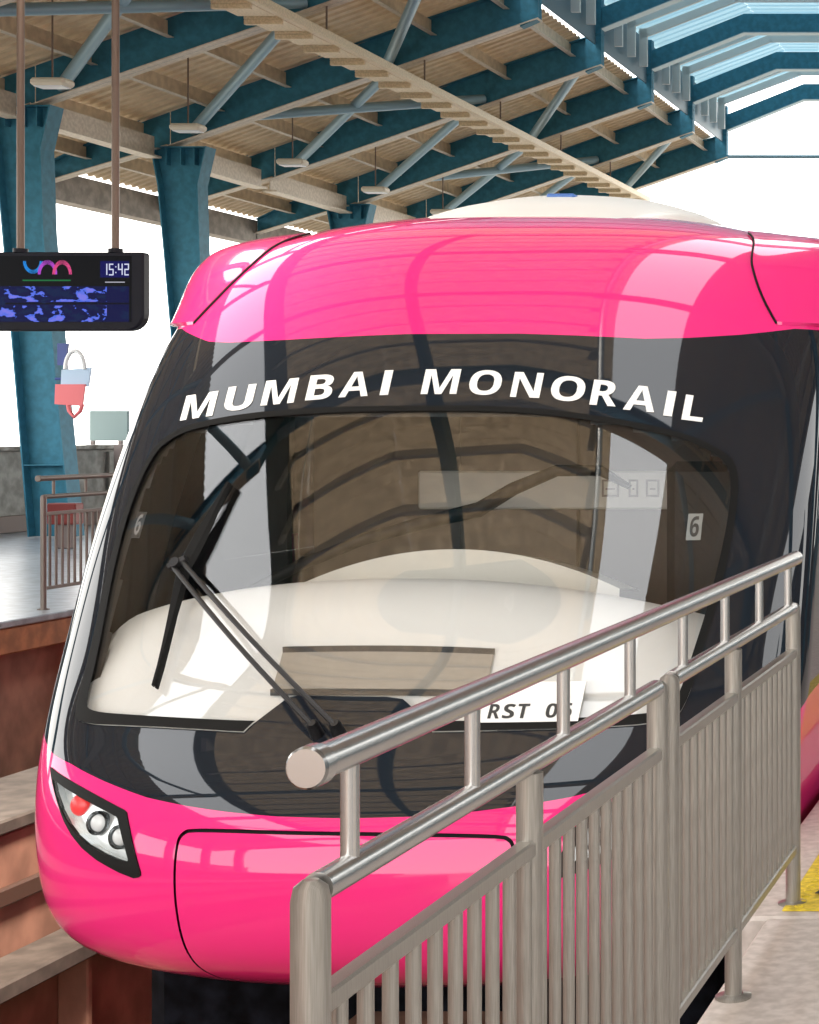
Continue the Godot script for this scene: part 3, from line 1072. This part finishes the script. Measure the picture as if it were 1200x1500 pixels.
func build_wiper(t: Node3D) -> void:
	var w := Node3D.new()
	w.name = "wiper"
	t.add_child(w, true)
	for q in [[Vector2(-.045, .445), Vector2(-.560, 1.035)], [Vector2(-.085, .445), Vector2(-.588, 1.015)]]:
		var b := MB.new()
		var ea := on_hull(q[0].x, q[0].y, .06); var eb := on_hull(q[1].x, q[1].y, .055)
		var line := []
		for i in 11: line.append(ea.lerp(eb, i / 10.0) + Vector3(0, .3, 1).normalized() * .05 * sin(PI * i / 10.0))
		b.tube(line, .0095, 8)
		part("wiper_arm", b, M.dark_metal, w)
	var b2 := MB.new()
	for q in [Vector2(-.045, .447), Vector2(-.085, .447)]:
		b2 = MB.new()
		b2.tube([on_hull(q.x, q.y, -.005), on_hull(q.x, q.y, .062), on_hull(q.x, q.y, .07)], [.026, .022, .014], 14)
		part("wiper_pivot", b2, M.dark_metal, w)
	b2 = MB.new()
	b2.tube([on_hull(-.60, 1.01, .055), on_hull(-.545, 1.045, .055)], .016, 10)
	b2.tube([on_hull(-.575, 1.025, .03), on_hull(-.575, 1.025, .075)], .02, 12)
	part("wiper_head", b2, M.dark_metal, w)
	# blade: a tapered spine with the rubber below it
	var top := Vector2(-.478, 1.345); var midp := Vector2(-.560, 1.02); var foot := Vector2(-.548, .582)
	var pts := []
	var rad := []
	for i in 13:
		var f := i / 12.0
		var p := top.lerp(midp, f * 2.0) if f < .5 else midp.lerp(foot, f * 2.0 - 1.0)
		pts.append(p); rad.append(lerpf(.010, .034, smoothstep(0.0, .35, f)) if f < .42 else lerpf(.034, .006, smoothstep(.42, 1.0, f)))
	b2 = MB.new()
	for i in 12:
		var c := []
		for e in [i, i + 1]:
			var p: Vector2 = pts[e]
			var dirv: Vector3 = (on_hull(pts[mini(e + 1, 12)].x, pts[mini(e + 1, 12)].y, .03) - on_hull(pts[maxi(e - 1, 0)].x, pts[maxi(e - 1, 0)].y, .03)).normalized()
			var nn := hull_normal(p.x, p.y)
			var sd: Vector3 = dirv.cross(nn).normalized() * rad[e]
			var at := on_hull(p.x, p.y, .030)
			c.append_array([at - sd, at + sd, at + sd * .55 + nn * .016, at - sd * .55 + nn * .016])
		b2.hexa(c)
	part("wiper_blade", b2, M.rubber, w)
	b2 = MB.new()
	for i in 12:
		var a := on_hull(pts[i].x, pts[i].y, .016); var c2 := on_hull(pts[i + 1].x, pts[i + 1].y, .016)
		b2.bar(a, c2, .006, .016, hull_normal(pts[i].x, pts[i].y))
	part("wiper_rubber", b2, M.rubber, w)

func glyphs(text: String, height: float, depth: float, bold := true) -> Array:
	var f := SystemFont.new()
	f.font_names = PackedStringArray(["Droid Sans"])
	f.font_weight = 700 if bold else 400
	var tm := TextMesh.new()
	tm.font = f
	tm.text = text
	tm.font_size = 64
	tm.pixel_size = height / 64.0 * 1.40
	tm.depth = depth
	tm.curve_step = 1.0
	tm.horizontal_alignment = HORIZONTAL_ALIGNMENT_CENTER
	tm.vertical_alignment = VERTICAL_ALIGNMENT_BOTTOM
	return tm.get_mesh_arrays() if tm.get_surface_count() > 0 else []

func letter_on(text: String, height: float, width: float, place_at: Callable) -> MB:
	# a letter bent onto a surface: place_at takes x, y measured from the middle of its foot and a height over the surface
	var arr := glyphs(text, height, .004)
	var vs: PackedVector3Array = arr[Mesh.ARRAY_VERTEX]
	var idx: PackedInt32Array = arr[Mesh.ARRAY_INDEX]
	var lo := vs[0]; var hi := vs[0]
	for v in vs:
		lo = lo.min(v); hi = hi.max(v)
	var b := MB.new()
	for k in range(0, idx.size(), 3):
		var q := []
		for e in 3:
			var v := vs[idx[k + e]]
			q.append(place_at.call((v.x - (lo.x + hi.x) / 2) * width / maxf(hi.x - lo.x, .001), (v.y - lo.y) * height / (hi.y - lo.y), v.z - lo.z))
		b.tri(q[0], q[1], q[2])
	return b

func build_lettering(t: Node3D) -> void:
	var o := Node3D.new()
	o.name = "lettering"
	t.add_child(o, true)
	var letters := "MUMBAIMONORAIL"
	var xs := [-1.069, -.888, -.715, -.543, -.396, -.268, -.042, .143, .315, .485, .636, .783, .901, .999]
	var ws := [.155, .128, .146, .110, .126, .036, .152, .136, .124, .142, .110, .130, .036, .086]
	for i in letters.length():
		var x0: float = xs[i]
		var base := 1.722 - .098 * x0 * x0 - .012 * x0
		var tilt: float = -.13 * x0
		var sx := 1.0
		var fn := func(lx: float, ly: float, lz: float) -> Vector3:
			var x: float = x0 + lx * sx + ly * tilt * -.4
			var y: float = base + ly + lx * tilt
			return on_hull(hull_s(x, y), y, .0015 + lz * .5)
		var b := letter_on("l" if letters[i] == "I" else letters[i], .104, ws[i] * .97, fn)
		part("letter", b, M.letter_white, o)

func build_cab(t: Node3D) -> void:
	# cream dashboard behind the foot of the windscreen
	var b := MB.new()
	var nx := 48
	var ny := 16
	var grid := []
	for j in ny + 1:
		var line := []
		for i in nx + 1:
			var s := lerpf(-1.02, 1.02, float(i) / nx)
			var x := hull(s, .5).x - TRAIN_X
			var f := float(j) / ny
			var crest := .975 - .16 * pow(absf(x + .12) / 1.2, 2.2)
			var d0 := -hull(s, .47).z + .035
			var y := lerpf(.44, crest, sin(minf(f / .72, 1.0) * PI / 2)) if f < .72 else lerpf(crest, crest - .35, smoothstep(.72, 1.0, f))
			var d := d0 + (.58 * pow(f / .72, 1.25) if f < .72 else .58 + .25 * (f - .72) / .28)
			d = maxf(d, -hull(s, y).z + .05)
			line.append(Vector3(TRAIN_X + x * (1.0 - .02 * f), y, -d))
		grid.append(line)
	for j in ny:
		for i in nx:
			var nn := func(jj: int, ii: int) -> Vector3:
				var r: Vector3 = (grid[jj][mini(ii + 1, nx)] - grid[jj][maxi(ii - 1, 0)]).cross(grid[mini(jj + 1, ny)][ii] - grid[maxi(jj - 1, 0)][ii]).normalized()
				return r if r.dot(Vector3(0, 1, .6)) > 0 else -r
			b.nquad(grid[j][i], grid[j][i + 1], grid[j + 1][i + 1], grid[j + 1][i], nn.call(j, i), nn.call(j, i + 1), nn.call(j + 1, i + 1), nn.call(j + 1, i))
	var lid := MB.new()
	var lid_edge := MB.new()
	var lp := func(x: float, f: float, up: float) -> Vector3:
		var s := hull_s(x, .5)
		var crest := .975 - .16 * pow(absf(x + .12) / 1.2, 2.2)
		var y := lerpf(.44, crest, sin(f / .72 * PI / 2))
		var d := maxf(-hull(s, .47).z + .035 + .58 * pow(f / .72, 1.25), -hull(s, y).z + .05)
		return Vector3(TRAIN_X + x * (1.0 - .02 * f), y, -d) + Vector3(0, .75, .65) * up
	for i in 10:
		var xa := lerpf(-.46, .36, i / 10.0); var xb := lerpf(-.46, .36, (i + 1) / 10.0)
		for j in 4:
			var fa := lerpf(.12, .25, j / 4.0); var fb := lerpf(.12, .25, (j + 1) / 4.0)
			lid.quad(lp.call(xa, fa, .012), lp.call(xb, fa, .012), lp.call(xb, fb, .012), lp.call(xa, fb, .012))
		lid_edge.bar(lp.call(xa, .256, .012), lp.call(xb, .256, .012), .012, .024)
		lid_edge.bar(lp.call(xa, .114, .012), lp.call(xb, .114, .012), .012, .024)
	var dash := part("dashboard", b, M.dash_cream, t, "cream dashboard behind the windscreen")
	part("console_panel", lid, M.console_grey, dash)
	part("console_frame", lid_edge, M.cab_dark, dash)
	# second, lower tier behind it
	b = MB.new()
	var prev := []
	for i in 25:
		var x := lerpf(-.80, .62, i / 24.0)
		var y := 1.06 - .17 * pow(absf(x + .09) / .71, 2.0)
		prev.append([x, y])
	for i in 24:
		var p: Array = prev[i]; var q: Array = prev[i + 1]
		b.quad(Vector3(TRAIN_X + p[0], .6, -7.62), Vector3(TRAIN_X + q[0], .6, -7.62), Vector3(TRAIN_X + q[0], q[1], -7.66), Vector3(TRAIN_X + p[0], p[1], -7.66))
		b.quad(Vector3(TRAIN_X + p[0], p[1], -7.66), Vector3(TRAIN_X + q[0], q[1], -7.66), Vector3(TRAIN_X + q[0], q[1] - .04, -8.0), Vector3(TRAIN_X + p[0], p[1] - .04, -8.0))
	part("instrument_hood", b, M.cab_white, dash)
	# bulkhead, ceiling, floor, seat, rail
	b = MB.new()
	b.box(Vector3(TRAIN_X - 1.44, .2, -9.4), Vector3(TRAIN_X + 1.44, 2.42, -9.34))
	part("bulkhead", b, M.cab_wall, t)
	b = MB.new()
	b.box(Vector3(TRAIN_X - 1.44, .15, -9.34), Vector3(TRAIN_X + 1.44, .2, -7.6))
	part("cab_floor", b, M.cab_dark, t)
	b = MB.new()
	b.box(Vector3(TRAIN_X - 1.40, 2.02, -9.34), Vector3(TRAIN_X + 1.40, 2.06, -8.2))
	part("cab_ceiling", b, M.cab_dark, t)
	for q in [[-.66, -.04], [.04, .66]]:
		b = MB.new()
		b.cbox(Vector3(TRAIN_X + q[0], .25, -9.335), Vector3(TRAIN_X + q[1], 1.98, -9.30), .008)
		part("bulkhead_door", b, M.cab_wall, t)
	b = MB.new()
	b.cbox(Vector3(TRAIN_X - .86, 1.16, -9.29), Vector3(TRAIN_X + .72, 1.36, -9.25), .01)
	var strip := part("notice_strip", b, M.cab_white, t, "pale strip of notices inside the cab")
	for q in [[.10, .09], [.24, .05], [.33, .07], [.46, .11]]:
		b = MB.new()
		var x0: float = TRAIN_X + q[0]; var x1: float = x0 + q[1]
		for e in [[x0, 1.225, x1, 1.235], [x0, 1.305, x1, 1.315], [x0, 1.235, x0 + .01, 1.305], [x1 - .01, 1.235, x1, 1.305], [x0 + .02, 1.262, x1 - .02, 1.27]]:
			b.box(Vector3(e[0], e[1], -9.249), Vector3(e[2], e[3], -9.247))
		part("pictogram", b, M.board_leg, strip)
	b = MB.new()
	b.cbox(Vector3(TRAIN_X + .55, .3, -8.75), Vector3(TRAIN_X + 1.05, .62, -8.3), .05)
	b.cbox(Vector3(TRAIN_X + .57, .62, -8.78), Vector3(TRAIN_X + 1.03, 1.42, -8.66), .05)
	part("driver_seat", b, M.cab_dark, t)
	var pts := []
	for p in [Vector3(-.98, .86, 7.55), Vector3(-.75, .99, 7.62), Vector3(-.5, 1.10, 7.68), Vector3(-.25, 1.17, 7.70), Vector3(0.0, 1.23, 7.70), Vector3(.15, 1.32, 7.70), Vector3(.35, 1.40, 7.66), Vector3(.55, 1.40, 7.62), Vector3(.68, 1.33, 7.60)]:
		pts.append(Vector3(TRAIN_X + p.x, p.y, -p.z))
	b = MB.new()
	b.tube(pts, [.02, .026, .026, .03, .034, .03, .026, .024, .012], 10)
	part("grab_rail", b, M.rubber, t)
	# unit number stickers on the inside of the windscreen
	for q in [[.70, 1.195, M.sticker_pale, M.black_mark], [-.862, 1.20, M.sticker_dark, M.sticker_faint]]:
		b = MB.new()
		var s0: float = q[0]; var y0: float = q[1]
		emit_patch(b, rect(s0 - .028, s0 + .028, y0 - .058, y0 + .046), -.009, .05)
		var st := part("number_sticker", b, q[2], t)
		var fn := func(lx: float, ly: float, lz: float) -> Vector3:
			return on_hull(s0 + lx * .62, y0 - .045 + ly, -.0085 + lz * .3)
		part("digit", letter_on("6", .08, .055, fn), q[3], st)

# ------------------------------------------------------------------ railings
func railing(o: Node3D, x: float, panels: Array, posts: Array, brackets: Array, top_span: Array, rail: Material, post: Material, gap: float) -> void:
	var at := func(y: float, d: float) -> Vector3: return Vector3(x, y, -d)
	var b := MB.new()
	b.tube([at.call(1.146, top_span[0] + .02), at.call(1.146, top_span[1] - .01), at.call(1.146, top_span[1])], [.0235, .0235, .018], 24)
	var hr := part("handrail", b, rail, o)
	b = MB.new()
	b.tube([at.call(1.146, top_span[0] - .004), at.call(1.146, top_span[0]), at.call(1.146, top_span[0] + .026)], [.025, .028, .028], 24)
	part("end_cap", b, rail, hr)
	for d in brackets:
		b = MB.new()
		b.tube([at.call(.99, d), at.call(1.13, d)], .0125, 12, false)
		part("bracket", b, rail, o)
	for p in panels:
		# middle rail turning down into the end posts
		b = MB.new()
		b.tube([at.call(.985, p[0] + .02), at.call(.985, p[1] - .02)], .0205, 18)
		part("mid_rail", b, rail, o)
		for e in p:
			b = MB.new()
			var foot := 0.012 if e in posts else .15
			b.tube([at.call(foot, e), at.call(.975, e), at.call(.992, e), at.call(1.001, e)], [.0245, .0245, .021, .010], 18)
			part("post", b, post, o)
		for y in [.835, .185]:
			b = MB.new()
			b.cbox(Vector3(x - .016, y - .015, -p[1] + .02), Vector3(x + .016, y + .015, -p[0] - .02), .004)
			part("frame_bar", b, post, o)
		var n := int(round((p[1] - p[0]) / gap))
		var mesh: ArrayMesh = null
		for i in range(1, n):
			var d: float = lerpf(p[0], p[1], float(i) / n)
			if mesh == null:
				b = MB.new()
				b.tube([Vector3(0, .198, 0), Vector3(0, .822, 0)], .0115, 12, false)
				mesh = b.mesh(Vector3.ZERO)
			put("baluster", mesh, post, o, Vector3(x, 0, -d) - org)
	for d in posts:
		var is_end := false
		for p in panels: is_end = is_end or d in p
		if not is_end:
			b = MB.new()
			b.tube([at.call(.012, d), at.call(.968, d)], .0235, 18)
			part("post", b, post, o)
		b = MB.new()
		b.tube([at.call(.0, d), at.call(.007, d), at.call(.012, d)], [.05, .05, .028], 20)
		part("base_plate", b, post, o)

func build_railings() -> void:
	var t := thing("metal_railing", "large satin steel railing on the near platform in front of the train", "railing", Vector3(-1.01, 0, -4))
	railing(t, -1.01, [[2.28, 4.08], [4.19, 5.90]], [2.28, 3.16, 4.93, 5.90], [2.40, 2.87, 3.36, 3.84, 4.33, 4.82, 5.31, 5.80], [2.27, 5.97], M.rail_steel, M.post_steel, .0875)
	t = thing("metal_railing", "small dark railing on the far platform below hanging display", "railing", Vector3(-9.2, 0, -17))
	railing(t, -9.2, [[15.5, 17.3], [17.4, 19.2]], [15.5, 17.3, 19.2], [15.65, 16.15, 16.65, 17.15, 17.65, 18.15, 18.65, 19.1], [15.42, 19.3], M.old_rail, M.old_rail, .095)

# ------------------------------------------------------------------ things hanging and standing in the station
func build_station_things() -> void:
	# comb-like cable tray
	var t := thing("cable_tray", "long beige cable tray with stepped cover plates hung under the roof", "cable tray", Vector3(-11.3, 7.2, -26))
	var b := MB.new()
	b.cbox(Vector3(-11.16, 7.19, -44.0), Vector3(-11.06, 7.32, -8.0), .01)
	part("side_rail", b, M.tray_beige, t)
	b = MB.new()
	b.cbox(Vector3(-11.30, 7.25, -44.0), Vector3(-11.17, 7.29, -8.0), .01)
	part("tray_floor", b, M.tray_beige, t)
	b = MB.new()
	b.cbox(Vector3(-.30, -.03, -.37), Vector3(.22, .03, .37), .008)
	b.cbox(Vector3(-.30, -.10, .30), Vector3(.22, -.031, .365), .006)
	var rung := b.mesh(Vector3.ZERO)
	for k in 40:
		put("cover_plate", rung, M.tray_beige, t, Vector3(-11.39, 7.22, -8.3 - k * .91) - t.position)
	for k in range(-4, 5):
		b = MB.new()
		var z := -FRAME_0 - k * BAY
		b.tube([Vector3(-11.11, 7.31, z), Vector3(-11.11, rafter_y(-11.11) + .01, z)], .015, 8)
		part("hanger", b, M.rod_brown, t)
	# pendant light fittings
	var says := ["pendant light fitting at the upper edge above hanging display", "pendant light fitting second along the row, by blue brace", "pendant light fitting third along the row, over pink roof corner", "pendant light fitting fourth along the row, beside brace end", "pendant light fitting fifth along the row, mostly behind train roof"]
	for k in 5:
		var d := 23.45 + k * 3.5
		t = thing("pendant_light", says[k], "light fitting", Vector3(-13.8, 6.1, -d), "row of pendant lights over the far platform")
		b = MB.new()
		b.cbox(Vector3(-14.03, 6.10, -d - .14), Vector3(-13.57, 6.20, -d + .14), .03)
		part("housing", b, M.lamp_housing, t)
		b = MB.new()
		b.cbox(Vector3(-13.99, 6.085, -d - .11), Vector3(-13.61, 6.102, -d + .11), .006)
		part("diffuser", b, M.sign_white, t)
		b = MB.new()
		b.tube([Vector3(-13.8, 6.20, -d), Vector3(-13.8, 7.42, -d)], .012, 8)
		part("rod", b, M.rod_brown, t)
	build_display()
	# parapet behind the far platform
	t = thing("parapet_wall", "grey concrete parapet with dark skirting behind the far platform", "wall", Vector3(-16.5, 0, -15))
	b = MB.new()
	b.cbox(Vector3(-16.75, 0.002, -46.5), Vector3(-16.5, 1.24, 15), .01)
	part("wall", b, M.parapet, t)
	b = MB.new()
	b.cbox(Vector3(-16.82, 1.243, -46.5), Vector3(-16.43, 1.31, 15), .012)
	part("coping", b, M.concrete, t)
	b = MB.new()
	b.cbox(Vector3(-16.497, .004, -46.5), Vector3(-16.44, .26, 15), .006)
	part("skirting", b, M.brown_tile, t)
	for k in 12:
		b = MB.new()
		b.cbox(Vector3(-16.497, .30, -20.2 - k * 1.9), Vector3(-16.44, 1.2, -20.05 - k * 1.9), .006)
		part("pilaster", b, M.parapet, t)
	t = thing("parapet_wall", "low concrete parapet at the back of the near platform", "wall", Vector3(4.97, 0, -15))
	b = MB.new()
	b.cbox(Vector3(4.85, 0.003, -46.5), Vector3(5.1, 1.24, 15), .01)
	part("wall", b, M.parapet, t)
	b = MB.new()
	b.cbox(Vector3(4.78, 1.243, -46.5), Vector3(5.17, 1.31, 15), .012)
	part("coping", b, M.concrete, t)

	t = thing("screen_wall", "grey panelled wall standing along the back of the near platform", "wall", Vector3(4.4, 0, -28))
	for k in 14:
		b = MB.new()
		var z0 := -4.0 - k * 3.0
		b.cbox(Vector3(4.4, .003, z0 - 2.1), Vector3(4.52, 3.3, z0), .01)
		part("panel", b, M.screen_grey, t)
		b = MB.new()
		b.cbox(Vector3(4.38, .003, z0 - 2.24), Vector3(4.54, 3.5, z0 - 2.12), .01)
		part("post", b, M.blue_steel, t)

func build_display() -> void:
	var t := thing("passenger_display", "black hanging passenger display with blue screen and clock", "display", Vector3(-10.58, 2.58, -18.14))
	var z := -18.14
	var lo := Vector2(-11.46, 2.578); var hi := Vector2(-9.71, 3.38)
	# rounded casing
	var outline := []
	for q in [[hi.x - .17, lo.y + .17, -PI / 2, .17], [hi.x - .03, hi.y - .03, 0.0, .03], [lo.x + .03, hi.y - .03, PI / 2, .03], [lo.x + .17, lo.y + .17, PI, .17]]:
		for k in 7:
			var a: float = q[2] + k * PI / 12
			outline.append(Vector2(q[0] + cos(a) * q[3], q[1] + sin(a) * q[3]))
	var b := MB.new()
	var c := (lo + hi) / 2
	var ins := func(p: Vector2, g: float) -> Vector2: return p + (c - p).normalized() * g
	for i in outline.size():
		var p: Vector2 = outline[i]; var q: Vector2 = outline[(i + 1) % outline.size()]
		var pi: Vector2 = ins.call(p, .025); var qi: Vector2 = ins.call(q, .025)
		for s in [-1.0, 1.0]:
			b.quad(Vector3(p.x, p.y, z + s * .05), Vector3(q.x, q.y, z + s * .05), Vector3(qi.x, qi.y, z + s * .065), Vector3(pi.x, pi.y, z + s * .065))
			b.tri(Vector3(c.x, c.y, z + s * .065), Vector3(pi.x, pi.y, z + s * .065), Vector3(qi.x, qi.y, z + s * .065))
		b.quad(Vector3(p.x, p.y, z - .05), Vector3(q.x, q.y, z - .05), Vector3(q.x, q.y, z + .05), Vector3(p.x, p.y, z + .05))
	part("casing", b, M.casing, t)
	# lit screen
	var W := 512; var H := 256
	var im := Image.create(W, H, false, Image.FORMAT_RGB8)
	im.fill(Color(.015, .02, .05))
	var px := func(u: float, v: float, col: Color) -> void:
		var xx := int(u * W); var yy := int(v * H)
		if xx >= 0 and xx < W and yy >= 0 and yy < H: im.set_pixel(xx, yy, col)
	im.fill_rect(Rect2i(0, 118, W - 8, 138), Color(.02, .05, .28))
	im.fill_rect(Rect2i(0, 182, W - 8, 6), Color(.01, .02, .10))
	var n := FastNoiseLite.new()
	n.seed = 4; n.frequency = .013
	for x in W - 8:
		for y in range(118, 256):
			var v := n.get_noise_2d(x, y * 1.6)
			if v > .16 and (y < 178 or y > 192) and x < 430: im.set_pixel(x, y, Color(.30, .45, .95).lerp(Color(.5, .5, .95), clampf((v - .16) * 4, 0, 1)))
			elif v < -.25: im.set_pixel(x, y, Color(.03, .12, .30))
	# three coloured arches of the emblem
	for q in [[.36, Color(.1, .55, .9)], [.455, Color(.75, .3, .85)], [.55, Color(.9, .3, .55)]]:
		for k in 600:
			var a := PI * k / 600.0
			for w in 9:
				var r := .045 + w * .0022
				var sx := 1.0 if q[0] != .36 else -1.0
				px.call(q[0] + cos(a) * r, (.28 - sin(a) * r * 3.4) if sx > 0 else (.08 + sin(a) * r * 3.0), q[1])
	im.fill_rect(Rect2i(150, 92, 160, 6), Color(.1, .45, .25))
	# clock 15:42
	im.fill_rect(Rect2i(408, 20, 96, 64), Color(.02, .03, .35))
	var seg := {"1": "bc", "5": "afgcd", "4": "fgbc", "2": "abged"}
	var cx := 416
	for ch in ["1", "5", ":", "4", "2"]:
		if ch == ":":
			im.fill_rect(Rect2i(cx, 40, 4, 5), Color(.9, .92, 1)); im.fill_rect(Rect2i(cx, 62, 4, 5), Color(.9, .92, 1))
			cx += 9
			continue
		var rs := {"a": Rect2i(cx, 30, 15, 5), "g": Rect2i(cx, 50, 15, 5), "d": Rect2i(cx, 71, 15, 5), "f": Rect2i(cx, 30, 4, 22), "b": Rect2i(cx + 12, 30, 4, 22), "e": Rect2i(cx, 52, 4, 22), "c": Rect2i(cx + 12, 52, 4, 22)}
		for s in seg[ch]: im.fill_rect(rs[s], Color(.9, .92, 1))
		cx += 21
	im.fill_rect(Rect2i(424, 100, 66, 4), Color(.75, .75, .8))
	var m := mat("lit_screen", Color(.01, .01, .012), .3)
	m.metallic_specular = .2
	m.emission_enabled = true
	m.emission_operator = BaseMaterial3D.EMISSION_OP_MULTIPLY
	m.emission = Color.WHITE
	m.emission_texture = ImageTexture.create_from_image(im)
	m.emission_energy_multiplier = .15
	b = MB.new()
	var a0 := Vector3(lo.x + .06, hi.y - .04, z + .068); var a1 := Vector3(hi.x - .12, hi.y - .04, z + .068)
	var a2 := Vector3(hi.x - .12, lo.y + .09, z + .068); var a3 := Vector3(lo.x + .06, lo.y + .09, z + .068)
	for q in [[a0, Vector2(0, 0)], [a1, Vector2(1, 0)], [a2, Vector2(1, 1)], [a0, Vector2(0, 0)], [a2, Vector2(1, 1)], [a3, Vector2(0, 1)]]:
		b.v.append(q[0]); b.n.append(Vector3(0, 0, 1)); b.uv.append(q[1])
	part("screen", b, m, t)
	for x in [-11.0, -10.03]:
		b = MB.new()
		b.tube([Vector3(x, 3.37, z), Vector3(x, rafter_y(x) + .01, z)], .036, 12)
		part("hanging_pole", b, M.rod_brown, t)
		b = MB.new()
		b.tube([Vector3(x, 3.38, z), Vector3(x, 3.42, z)], .07, 14)
		part("pole_flange", b, M.casing, t)

# ------------------------------------------------------------------ small things
func build_small_things() -> void:
	# route card behind the windscreen
	var t := thing("number_card", "white card reading RST 06 at foot of windscreen", "card", on_hull(.31, .472, -.03))
	var b := MB.new()
	var pt := func(lx: float, ly: float, off: float) -> Vector3:
		var x := .555 + lx
		# the card is stiff: straight from its foot to its head
		var foot := on_hull(hull_s(x, .480), .480, off + .008)
		var top := on_hull(hull_s(x, .615), .615, off + .008)
		return foot.lerp(top, ly / .135)
	for i in 8:
		var xa := -.18 + .36 * i / 8.0; var xb := -.18 + .36 * (i + 1) / 8.0
		b.hexa([pt.call(xa, 0, 0), pt.call(xb, 0, 0), pt.call(xb, .135, 0), pt.call(xa, .135, 0), pt.call(xa, 0, -.004), pt.call(xb, 0, -.004), pt.call(xb, .135, -.004), pt.call(xa, .135, -.004)])
	part("card", b, M.letter_white, t)
	var cx := -.13
	for ch in ["R", "S", "T", " ", "0", "6"]:
		if ch != " ":
			var mx := cx
			var fn := func(lx: float, ly: float, lz: float) -> Vector3: return pt.call(mx + lx, .012 + ly, .001 + lz * .3)
			part("letter", letter_on(ch, .048, .042, fn), M.black_mark, t)
		cx += .052
	# shield-like sign fixed to the column
	var z := -25.15
	t = thing("shield_sign", "blue and red shield-shaped sign fixed to a leaning blue column", "sign", Vector3(-14.85, 1.6, z))
	var k := 25.15 / 2600.0
	var P := func(x: float, y: float, dz := 0.0) -> Vector3: return Vector3((x - 1607.0) * k, EYE - (y - 628.0) * k, z + dz)
	b = MB.new()
	b.hexa([P.call(90, 542), P.call(133, 538), P.call(129, 566), P.call(89, 566), P.call(90, 542, -.04), P.call(133, 538, -.04), P.call(129, 566, -.04), P.call(89, 566, -.04)])
	part("upper_panel", b, M.sign_blue, t)
	b = MB.new()
	b.hexa([P.call(84, 563, .05), P.call(127, 563, .05), P.call(123, 595, .05), P.call(83, 592, .05), P.call(84, 563, .01), P.call(127, 563, .01), P.call(123, 595, .01), P.call(83, 592, .01)])
	part("lower_panel", b, M.sign_red, t)
	b = MB.new()
	var arc := []
	for i in 13:
		var a := PI * i / 12.0
		arc.append(P.call(110 + cos(a) * 14, 541 - sin(a) * 27))
	b.tube(arc, .03, 8)
	part("hoop", b, M.sign_white, t)
	b = MB.new()
	b.tube([P.call(101, 592, .02), P.call(103, 602, .02), P.call(110, 611, .02), P.call(119, 602, .02), P.call(122, 592, .02)], .03, 8)
	part("pointed_foot", b, M.sign_red, t)
	b = MB.new()
	b.hexa([P.call(84, 503), P.call(99, 503), P.call(95, 535), P.call(84, 535), P.call(84, 503, -.05), P.call(99, 503, -.05), P.call(95, 535, -.05), P.call(84, 535, -.05)])
	part("bracket", b, M.sign_navy, t)
	b = MB.new()
	b.tube([P.call(80, 555, -.02), P.call(92, 555, -.02)], .02, 8)
	part("bracket", b, M.sign_navy, t)
	# board on two legs at the parapet
	t = thing("notice_board", "pale teal board on two brown legs at the parapet", "board", Vector3(-16.35, 0, -29.5))
	b = MB.new()
	b.cbox(Vector3(-16.73, 1.38, -29.53), Vector3(-16.09, 1.88, -29.47), .01)
	part("board", b, M.board_teal, t)
	for x in [-16.68, -16.22]:
		b = MB.new()
		b.cbox(Vector3(x - .07, 0.001, -29.54), Vector3(x + .07, 1.32, -29.40), .01)
		part("leg", b, M.board_leg, t)
		b = MB.new()
		b.cbox(Vector3(x - .03, 1.321, -29.52), Vector3(x + .03, 1.379, -29.46), .005)
		part("leg_head", b, M.board_leg, t)
	t = thing("hose_box", "dark red box standing behind the small dark railing", "box", Vector3(-13.6, 0, -23.4))
	b = MB.new()
	b.cbox(Vector3(-13.79, .32, -23.5), Vector3(-13.41, .60, -23.3), .015)
	part("case", b, M.red_box, t)
	b = MB.new()
	b.cbox(Vector3(-13.72, 0.001, -23.45), Vector3(-13.48, .319, -23.35), .01)
	part("stand", b, M.board_leg, t)
	# pale buildings beyond the station
	var specs := [["cream building with dark windows at the edge behind the leaning column", Vector3(-47, -8, -62), Vector3(9, 11.5, 10), "wall_cream"]]
	for s in specs:
		t = thing("apartment_building", s[0], "building", s[1])
		b = MB.new()
		var h: Vector3 = s[2]
		b.box(s[1] + Vector3(-h.x / 2, 0, -h.z / 2), s[1] + Vector3(h.x / 2, h.y, h.z / 2))
		part("wall", b, M[s[3]], t)
		b = MB.new()
		b.cbox(s[1] + Vector3(-h.x / 2 - .2, h.y + .003, -h.z / 2 - .2), s[1] + Vector3(h.x / 2 + .2, h.y + .5, h.z / 2 + .2), .03)
		part("roof", b, M.wall_white, t)
		for fl in 4:
			for c in 4:
				var wb := MB.new()
				var at: Vector3 = s[1] + Vector3(-h.x / 2 + 1.2 + c * 2.1, 1.2 + fl * 2.8, h.z / 2)
				wb.cbox(at + Vector3(-.5, 0, .003), at + Vector3(.5, 1.4, .06), .01)
				var wd := part("window", wb, M.wall_white, t)
				var pb := MB.new()
				pb.box(at + Vector3(-.42, .08, .062), at + Vector3(.42, 1.32, .07))
				part("pane", pb, M.window_dark, wd)
